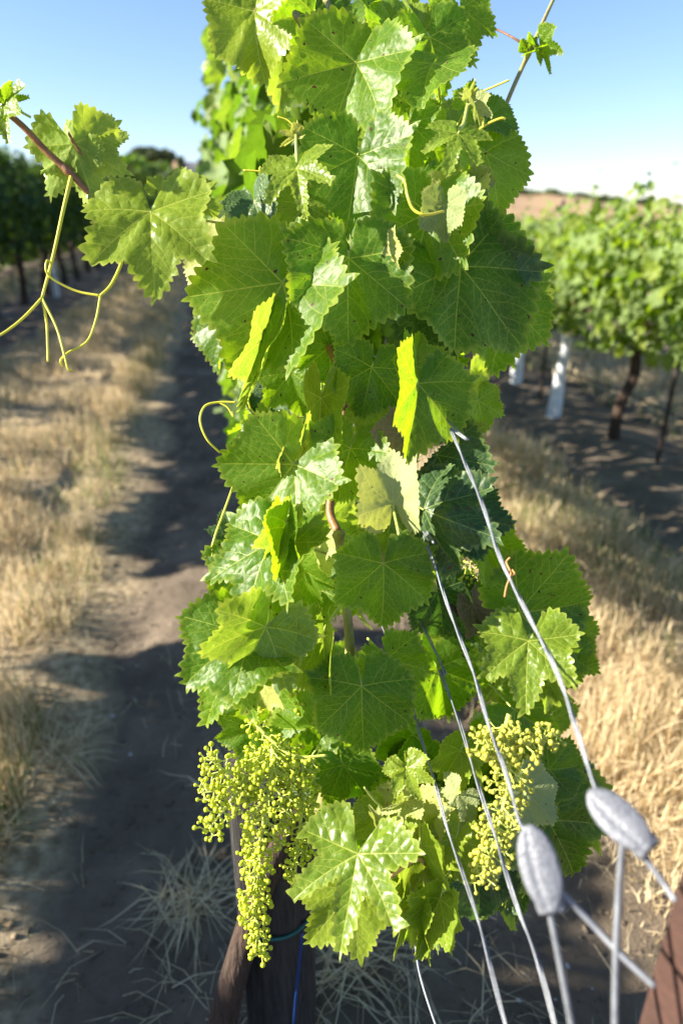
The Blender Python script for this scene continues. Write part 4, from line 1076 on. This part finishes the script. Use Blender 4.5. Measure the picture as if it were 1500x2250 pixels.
strand('tendril', [(93,655,.74),(103,710,.74),(105,760,.74),(106,795,.74)], [.0014,.0012,.0011], M_tendril)
strand('tendril', [(93,655,.74),(125,720,.735),(142,780,.73),(150,810,.73),(160,815,.735)], [.0014,.0012,.0010], M_tendril)
strand('tendril', [(278,520,.76),(268,575,.76),(245,625,.755),(221,650,.75)], [.0019,.0017,.0015], M_tendril)
strand('tendril', [(221,650,.75),(170,640,.75),(120,615,.745),(102,595,.74),(104,573,.74),(112,580,.745),(108,610,.75)], [.0014,.0012,.0011], M_tendril)
strand('tendril', [(221,650,.75),(212,700,.745),(192,750,.74),(150,775,.735),(134,792,.73),(138,805,.735)], [.0013,.0012,.0011], M_tendril)
strand('tendril', [(520,884,.80),(480,884,.80),(450,893,.795),(440,925,.79),(455,965,.79),(484,995,.80)], [.0013,.0014,.0012], M_tendril)
strand('tendril', [(480,884,.80),(500,895,.80),(512,915,.80),(510,905,.80)], .001, M_tendril)
strand('tendril', [(545,880,.80),(552,900,.80),(568,912,.80),(578,900,.80),(574,885,.80)], .0012, M_tendril)
strand('tendril', [(521,1040,.82),(508,1080,.81),(490,1130,.80),(472,1180,.79),(466,1215,.79),(478,1250,.80)], .0013, M_tendril)
strand('tendril', [(872,385,.70),(888,398,.695),(895,430,.69),(908,460,.69),(935,472,.69),(975,464,.70)], [.0011,.0014,.0015,.0013], M_tendril)
strand('tendril', [(1040,300,.72),(1052,285,.72),(1075,270,.715),(1100,260,.71),(1110,262,.71)], .0012, M_tendril)
strand('tendril', [(1055,258,.72),(1062,262,.72),(1058,282,.72),(1045,295,.72)], .001, M_tendril)
strand('tendril', [(1062,200,.74),(1090,188,.735),(1118,176,.73)], .0011, M_tendril)
strand('tendril', [(535,374,.76),(575,377,.76),(612,382,.76)], .001, M_tendril)
strand('tendril', [(573,366,.76),(570,372,.76),(582,376,.76)], .0008, M_tendril)
strand('tendril', [(610,256,.8),(632,264,.8),(645,278,.8)], .0008, M_tendril)
strand('petiole', [(852,1932,.73),(880,1910,.725),(905,1893,.725),(925,1890,.74),(935,1905,.78)], [.0020,.0019,.0018], M_petiole_red, label='pink petiole')
strand('tendril', [(1120,1225,.70),(1112,1235,.70),(1118,1250,.69),(1122,1260,.69),(1112,1290,.69),(1108,1312,.69)], .0011, M_tendril_dry)
strand('tendril', [(1125,1252,.70),(1130,1262,.695),(1118,1268,.69),(1125,1275,.69)], .0009, M_tendril_dry)
strand('cane', [(990,1330,.82),(1020,1362,.83),(1050,1390,.84),(1080,1420,.86)], .003, M_bark, label='dark dead twig')
strand('tendril', [(1005,1385,.80),(1020,1400,.80),(1012,1420,.80),(1030,1428,.80),(1015,1440,.80),(1034,1450,.80)], .0006, M_bark)
strand('shoot', [(845,1780,.74),(822,1758,.73),(800,1730,.72)], [.0012,.0010], M_petiole)
for bx, by, tx, ty, dd, lb in ((1030,215,1005,200,.74,1),(1030,215,1055,185,.735,1),(1045,235,1060,280,.72,1),(650,290,640,268,.74,1),(650,302,612,318,.74,1),(825,1800,812,1770,.73,1),(890,1760,835,1800,.75,1),(1160,118,1200,100,.92,0),(1185,100,1213,155,.92,0)):
    H(bx, by, tx, ty, dd, kind='yg', var=rnd.randrange(2), mat='p' if lb else 'm', fa=.9, fb=.9, roll=rnd.uniform(-.5, .5), blis=.03, k=1.0, pet=False)
# trunk of the end vine, lower left of the post
strand('trunk', [(430,2520,1.27),(478,2300,1.20),(505,2180,1.16),(540,2060,1.10),(600,1880,1.04),(690,1720,1.0),(800,1620,.98)], [.034,.027,.024,.022,.021,.02,.016], M_bark, seg=14)

# ---- grape clusters
berry_me = []
def ico_mesh(name, mat, sub=2):
    import bmesh
    bm = bmesh.new(); bmesh.ops.create_icosphere(bm, subdivisions=sub, radius=1.0)
    me = bpy.data.meshes.new(name); bm.to_mesh(me); bm.free(); me.materials.append(mat)
    me.polygons.foreach_set('use_smooth', np.ones(len(me.polygons), dtype=bool)); return me
ico1 = ico_mesh('berry', M_berry); ico2 = ico_mesh('berry', M_berry2)
def cluster(label, spines, n_obj, br_px=6.0, seed=1, yellow=False):
    r = random.Random(seed)
    root = link('grape_cluster', None, vine) if False else None
    m = MB(); B = []
    def px2(v): return P(*v)
    for sp in spines:
        pts = catmull([px2(p) for p in sp['p']], 10); npt = len(pts)
        m.tube([p for p in pts], [mm(w_, .8) for w_ in sp.get('w', (7, 4))], 7)
        if sp.get('bare'): continue
        step = sp.get('step', 9)
        L = sum((pts[i+1]-pts[i]).length for i in range(npt-1)); n = int(L/(step*.8/F))
        for i in range(n):
            t = (i+r.random()*.8)/n
            if t < sp.get('t0', 0): continue
            q = pts[min(npt-1, int(t*(npt-1)))]
            a = i*2.4+r.uniform(-.5, .5)
            ax = (pts[-1]-pts[0]).normalized(); u = ax.orthogonal().normalized(); v = ax.cross(u)
            dr = (u*math.cos(a)+v*math.sin(a)+ax*r.uniform(.1, .5)).normalized()
            ll = float(np.interp(t, np.linspace(0, 1, len(sp['r'])), sp['r']))*r.uniform(.6, 1.1)*.8/F
            mid = q+dr*ll*.55+Vector((0, 0, -.0008)); e = q+dr*ll
            m.tube([q, mid, e], [mm(3.8), mm(3.0), mm(2.6)], 5, False)
            nb = max(1, int(round(sp.get('nb', 4)*r.uniform(.6, 1.4)*(.5 if ll < 14*.8/F else 1))))
            for k in range(nb):
                s0 = mid.lerp(e, r.uniform(.2, 1)); d2 = (dr*.7+Vector((r.gauss(0, 1), r.gauss(0, 1), r.gauss(0, 1)))*.75).normalized()
                pe = s0+d2*r.uniform(11, 19)*.8/F; rad = mm(br_px*2)*r.uniform(.55, 1.12)
                if any((pe-b[0]).length < (rad+b[1])*.85 for b in B[-160:]): continue
                m.tube([s0, pe-d2*rad*.6], [mm(2.0), mm(2.6)], 4, False); B.append((pe, rad))
    st = MB(); st.v = [v-BASE for v in m.v]; st.f = m.f
    root = st.obj('grape_cluster', M_rachis, vine); root['label'] = label
    B.sort(key=lambda b: (b[0]-C0).dot(c_f))
    rest_v, rest_f = [], []
    base_v = np.array([tuple(v.co) for v in ico1.vertices]); base_f = np.array([tuple(p.vertices) for p in ico1.polygons])
    me = ico2 if yellow else ico1
    for i, (p, rad) in enumerate(B):
        if i < n_obj:
            o = link('berry', me, root); o.location = p-BASE; o.scale = (rad, rad, rad*1.06)
        else:
            rest_f.append(base_f+len(rest_v)*len(base_v)); rest_v.append(base_v*rad+np.array(p-BASE))
    if rest_v:
        o = link('berries', mesh_np('berries', np.vstack(rest_v), np.vstack(rest_f), M_berry2 if yellow else M_berry), root); o['kind'] = 'stuff'
    print(label, len(B))
cluster('big hanging cluster with long tail', [
  dict(p=[(545,1560,.80),(562,1590,.79),(600,1630,.78),(650,1662,.77),(718,1660,.77)], w=(7,8,6), r=(22,20,16,14), step=9, nb=4, t0=.05),
  dict(p=[(600,1632,.78),(596,1700,.76),(580,1800,.75),(562,1900,.75),(560,2000,.75),(575,2105,.76)], w=(9,8,6,4), r=(60,72,62,42,32,26,20,12), step=3.2, nb=5),
  dict(p=[(664,1670,.77),(665,1760,.77),(655,1850,.775),(648,1932,.78)], w=(8,7,4), r=(44,42,36,30,22,12), step=5.0, nb=4.4),
  dict(p=[(596,1668,.77),(545,1712,.75),(500,1768,.745),(452,1832,.745)], w=(8,6,4), r=(40,36,32,28,20), step=5.2, nb=4.4),
  dict(p=[(575,1705,.76),(530,1710,.75),(480,1735,.745),(436,1742,.745)], w=(7,5,3), r=(34,30,24,24), step=5.5, nb=5),
  dict(p=[(530,1710,.75),(490,1690,.745),(468,1672,.74),(455,1655,.74)], w=(5,4,3), r=(24,20,18), step=6, nb=4),
  dict(p=[(590,1650,.79),(640,1700,.80),(630,1800,.80)], w=(6,5,4), r=(40,50,40), step=5, nb=5),
], 225, 5.4, 3)
cluster('yellowish cluster behind the wires', [
  dict(p=[(1118,1570,.70),(1110,1600,.70),(1100,1640,.69),(1120,1700,.69),(1100,1790,.69),(1085,1850,.69),(1058,1945,.69)], w=(11,9,7,5,4), r=(10,34,42,42,38,36,34,20), step=3.6, nb=4.6, t0=.12),
  dict(p=[(1105,1630,.69),(1160,1630,.685),(1228,1612,.685)], w=(6,4,3), r=(32,32,22), step=5, nb=4),
  dict(p=[(1100,1640,.69),(1070,1635,.685),(1042,1632,.685)], w=(5,4,3), r=(32,32,22), step=5, nb=4),
], 75, 5.4, 5, True)
cluster('small cluster half hidden behind low leaves', [dict(p=[(690,1480,.86),(680,1520,.86),(690,1570,.86)], w=(6,4), r=(40,40,26), step=5, nb=4)], 0, 5.2, 8)
cluster('budding cluster in the shade', [dict(p=[(960,1190,.88),(1010,1230,.87),(1040,1270,.87)], w=(6,4), r=(36,40,26), step=6, nb=4)], 0, 4.4, 9)

# ================================================================== WIRES, TENSIONERS, POSTS
def twisted(name_pts, rad, pitch_m, ph=0.0, start2=0.0, sep=1.0):
    """two strands winding around a path; returns the two world polylines"""
    pts = catmull([P(*p) if len(p) == 3 and not isinstance(p, Vector) else p for p in name_pts], 26)
    S = [0]
    for a, b in zip(pts, pts[1:]): S.append(S[-1]+(b-a).length)
    o1, o2 = [], []
    u = (pts[1]-pts[0]).orthogonal().normalized()
    for i, p in enumerate(pts):
        t = (pts[min(i+1, len(pts)-1)]-pts[max(i-1, 0)]).normalized(); u = (u-t*u.dot(t)).normalized(); v = t.cross(u)
        a = ph+2*math.pi*S[i]/pitch_m; off = (u*math.cos(a)+v*math.sin(a))*rad*1.03*sep
        if S[i]/S[-1] >= start2: o2.append(p-off)
        o1.append(p+off)
    return o1, o2
def wire_run(label, paths, rads, extra=None):
    root = tag(empty('anchor_wire', (.2, .6, .5)), label, 'wire', 'wires anchoring the row end')
    off = Vector((.2, .6, .5))
    for pl, rd_ in zip(paths, rads):
        m = MB(); m.tube([p-off for p in pl], rd_, 9); m.obj('strand', M_wire, root)
    return root, off
WR = .00085
back = lambda px, py, d, dy, dx=0.0, dz=0.0: P(px, py, d)+Vector((dx, dy, dz))
pA = [back(985,930,.70,.9,-.03,.03), P(975,918,.76), P(990,945,.70), P(1022,1020,.66), P(1060,1110,.62), P(1098,1225,.585), P(1163,1358,.545), P(1222,1475,.515), P(1262,1590,.49), P(1296,1700,.47), P(1318,1752,.46)]
a1, a2 = twisted(pA, WR, .105, .6, .52)
rA, off = wire_run('uppermost anchor wire ending in the higher tensioner', [a1, a2], [WR, WR])
pB = [back(915,1140,.78,.9,0,.0), P(912,1130,.79), P(925,1165,.76), P(955,1245,.72), P(990,1350,.68), P(1040,1480,.63), P(1075,1600,.59), P(1108,1690,.56), P(1140,1800,.53), P(1160,1830,.52)]
b1, b2 = twisted(pB, WR, .12, 2.0, .62)
rB, off = wire_run('anchor wire ending in the lower tensioner', [b1, b2], [WR, WR])
pC = [back(930,1375,.84,.9,0,.0), P(928,1375,.84), P(968,1480,.78), P(1010,1590,.72), P(1042,1700,.67), P(1085,1830,.62), P(1115,1930,.58), P(1142,2010,.56), P(1180,2110,.53), P(1218,2250,.50), P(1262,2450,.46), P(1330,2700,.43)]
c1, c2 = twisted(pC, WR, .16, 1.0, .0, 1.25)
wire_run('third anchor wire running out of the picture unbroken', [c1, c2], [WR, WR])
pD = [back(845,1395,.88,.9,0,.0), P(848,1395,.87), P(890,1490,.82), P(915,1590,.77), P(955,1720,.71), P(985,1830,.67), P(1020,1930,.63), P(1055,2040,.59), P(1110,2250,.53), P(1180,2480,.48), P(1300,2750,.43)]
d1, d2 = twisted(pD, WR*.95, .17, .2, .0, 1.25)
wire_run('lowest doubled anchor wire over the glossy young leaf', [d1, d2], [WR*.95]*2)
wire_run('single thin wire below the bottom leaves', [catmull([P(880,1960,.88), P(908,2055,.86), P(922,2140,.84), P(958,2255,.80), P(1040,2480,.74)], 8)], [.0016])

def tensioner(p0, p1, face, label, wd, seed, grp='wire tensioners'):
    """cast oval body: two wire barrels side by side under a rounded shield"""
    r_ = empty('wire_tensioner', (p0+p1)/2); c = (p0+p1)/2
    ax = (p1-p0); L = ax.length; ax.normalize()
    n_ = (face-ax*face.dot(ax)).normalized(); s = ax.cross(n_)
    m = MB(); NS, NR = 26, 36; th = wd*.30
    for i in range(NS+1):
        t = i/NS; z = (t-.5)*L
        prof = max(0.0, 1-abs(2*t-1)**2.2)**.55; prof = max(prof, .16 if t < .5 else .34)
        for k in range(NR):
            a = 2*math.pi*k/NR; x = math.cos(a); y = math.sin(a)
            w2 = wd/2*prof; t2 = th/2*(.5+.5*prof)
            sgn = 1 if y >= 0 else -1
            yy = sgn*(abs(y)**.55)*t2                                   # flat faces, tight edges
            if y > 0: yy -= t2*.55*math.exp(-((x-.30)/.10)**2)*prof     # cast groove between the two barrels
            if y > 0 and abs(x) < .62 and .12 < t < .86: yy += t2*.10
            m.v.append(ax*z+s*(x*w2)+n_*yy)
        if i < NS:
            for k in range(NR):
                a = i*NR+k; b = i*NR+(k+1) % NR; m.f.append((a, b, b+NR, a+NR))
    m.f.append(tuple(reversed(range(NR)))); m.f.append(tuple(NS*NR+k for k in range(NR)))
    m.obj('body', M_zinc, r_)
    for q in (-1, 1):
        m = MB(); c0 = s*(q*wd*.19)-n_*th*.42
        m.tube(catmull([c0-ax*L*.42, c0, c0+ax*L*.40, c0+ax*L*.505], 5), [wd*.08, wd*.17, wd*.18, wd*.15], 14); m.obj('barrel', M_zinc, r_)
        m = MB(); m.tube([c0+ax*L*.500, c0+ax*L*.509], wd*.112, 12); m.obj('wire_hole_shade', M_hole_shade, r_)  # dark disc stands in for the shade inside the wire hole
    tag(r_, label, 'tensioner', grp)
# lower one: faces the camera, nearly upright
t0, t1 = P(1160,1812,.46), P(1212,2006,.44)
tensioner(t0, t1, -c_f+c_r*(-.25), 'lower grey cast tensioner seen broadside', .0262, 1)
u0, u1 = P(1293,1738,.45), P(1428,1866,.42)
tensioner(u0, u1, -c_f*.6+c_u*.55-c_r*.35, 'higher grey cast tensioner turned edge on', .0245, 2)
# tails
TR = .0021
def tails(label, lst):
    root = tag(empty('tie_wire', tuple(P(1300,2000,.43))), label, 'wire', 'tie wires from the tensioners to the post'); off = P(1300,2000,.43)
    for q in lst:
        m = MB(); m.tube([p-off for p in catmull([P(*p) for p in q], 12)], TR, 10); m.obj('strand', M_wire, root)
tails('pair of stiff tie wires leaving the lower tensioner', [[(1197,1950,.447),(1203,1985,.445),(1228,2110,.44),(1256,2260,.435),(1300,2500,.43)], [(1207,1935,.447),(1222,1952,.445),(1290,2020,.44),(1360,2095,.425),(1438,2168,.41)]])
tails('pair of stiff tie wires leaving the higher tensioner', [[(1364,1828,.43),(1366,1850,.43),(1358,1960,.43),(1352,2100,.425),(1350,2260,.42),(1352,2500,.415)], [(1392,1850,.43),(1404,1868,.428),(1445,1925,.42),(1484,1980,.41)]])

# rusty steel end post: an open channel section
pc = P(1528,2250,.42)
r_ = empty('end_post', (pc.x, pc.y, 0)); rot = Matrix.Rotation(R(-YAW+14), 3, 'Z')
def ang_box(cx, cy, sx, sy, z0, z1): 
    m = MB(); m.box((0, 0, (z0+z1)/2), (sx, sy, z1-z0)); 
    for v in m.v: q = rot @ Vector((v.x+cx, v.y+cy, 0)); v.x, v.y = q.x, q.y
    return m
ang_box(.030, 0, .060, .005, -.3, 1.36).obj('web', M_rust, r_, False)
for s_, nm in ((.0028, 'flange'), (.0572, 'flange')):
    ang_box(s_, .0205, .005, .035, -.3, 1.357).obj(nm, M_rust, r_, False)
tag(r_, 'rust red steel end post very close at the frame edge', 'post')

# black weathered wooden post behind the clusters
q = P(618,2200,1.27); r_ = empty('wooden_post', (q.x, q.y, 0)); m = MB(); rr2 = random.Random(4)
n_ = 40; zs = np.linspace(-.2, .74, 26)
for i, z in enumerate(zs):
    for k in range(n_):
        a = 2*math.pi*k/n_; rad = .064+.0022*math.sin(9*a+.5*math.sin(4*z))+.0016*math.sin(23*a+2*z)+(-.008 if k in (7, 26) else 0)+rr2.uniform(-.0006, .0006)
        m.v.append(Vector((rad*math.cos(a), rad*math.sin(a), z)))
    if i:
        for k in range(n_):
            a = (i-1)*n_+k; b = (i-1)*n_+(k+1) % n_; m.f.append((a, b, b+n_, a+n_))
m.f.append(tuple((len(zs)-1)*n_+k for k in range(n_)))
m.obj('shaft', M_blackwood, r_)
tag(r_, 'black weathered wooden post behind the hanging grape cluster', 'post')
m = MB(); c = Vector((q.x, q.y, 0))
m.tube(catmull([Vector((.066*math.cos(a)*1.03, .066*math.sin(a)*1.03, .44+.01*math.sin(a))) for a in np.linspace(-2.6, .2, 9)], 4), .0028, 7)
for v in m.v: v += c
tag(m.obj('plastic_tie', M_teal), 'teal plastic tie looped around the black post', 'tie')
m = MB(); m.tube(catmull([P(664,2050,1.10), P(657,2120,1.12), P(650,2190,1.14), P(643,2280,1.16), P(636,2400,1.19)], 6), .0024, 7)
tag(m.obj('blue_tube', M_blue), 'thin blue tube running down the face of the black post', 'tube')
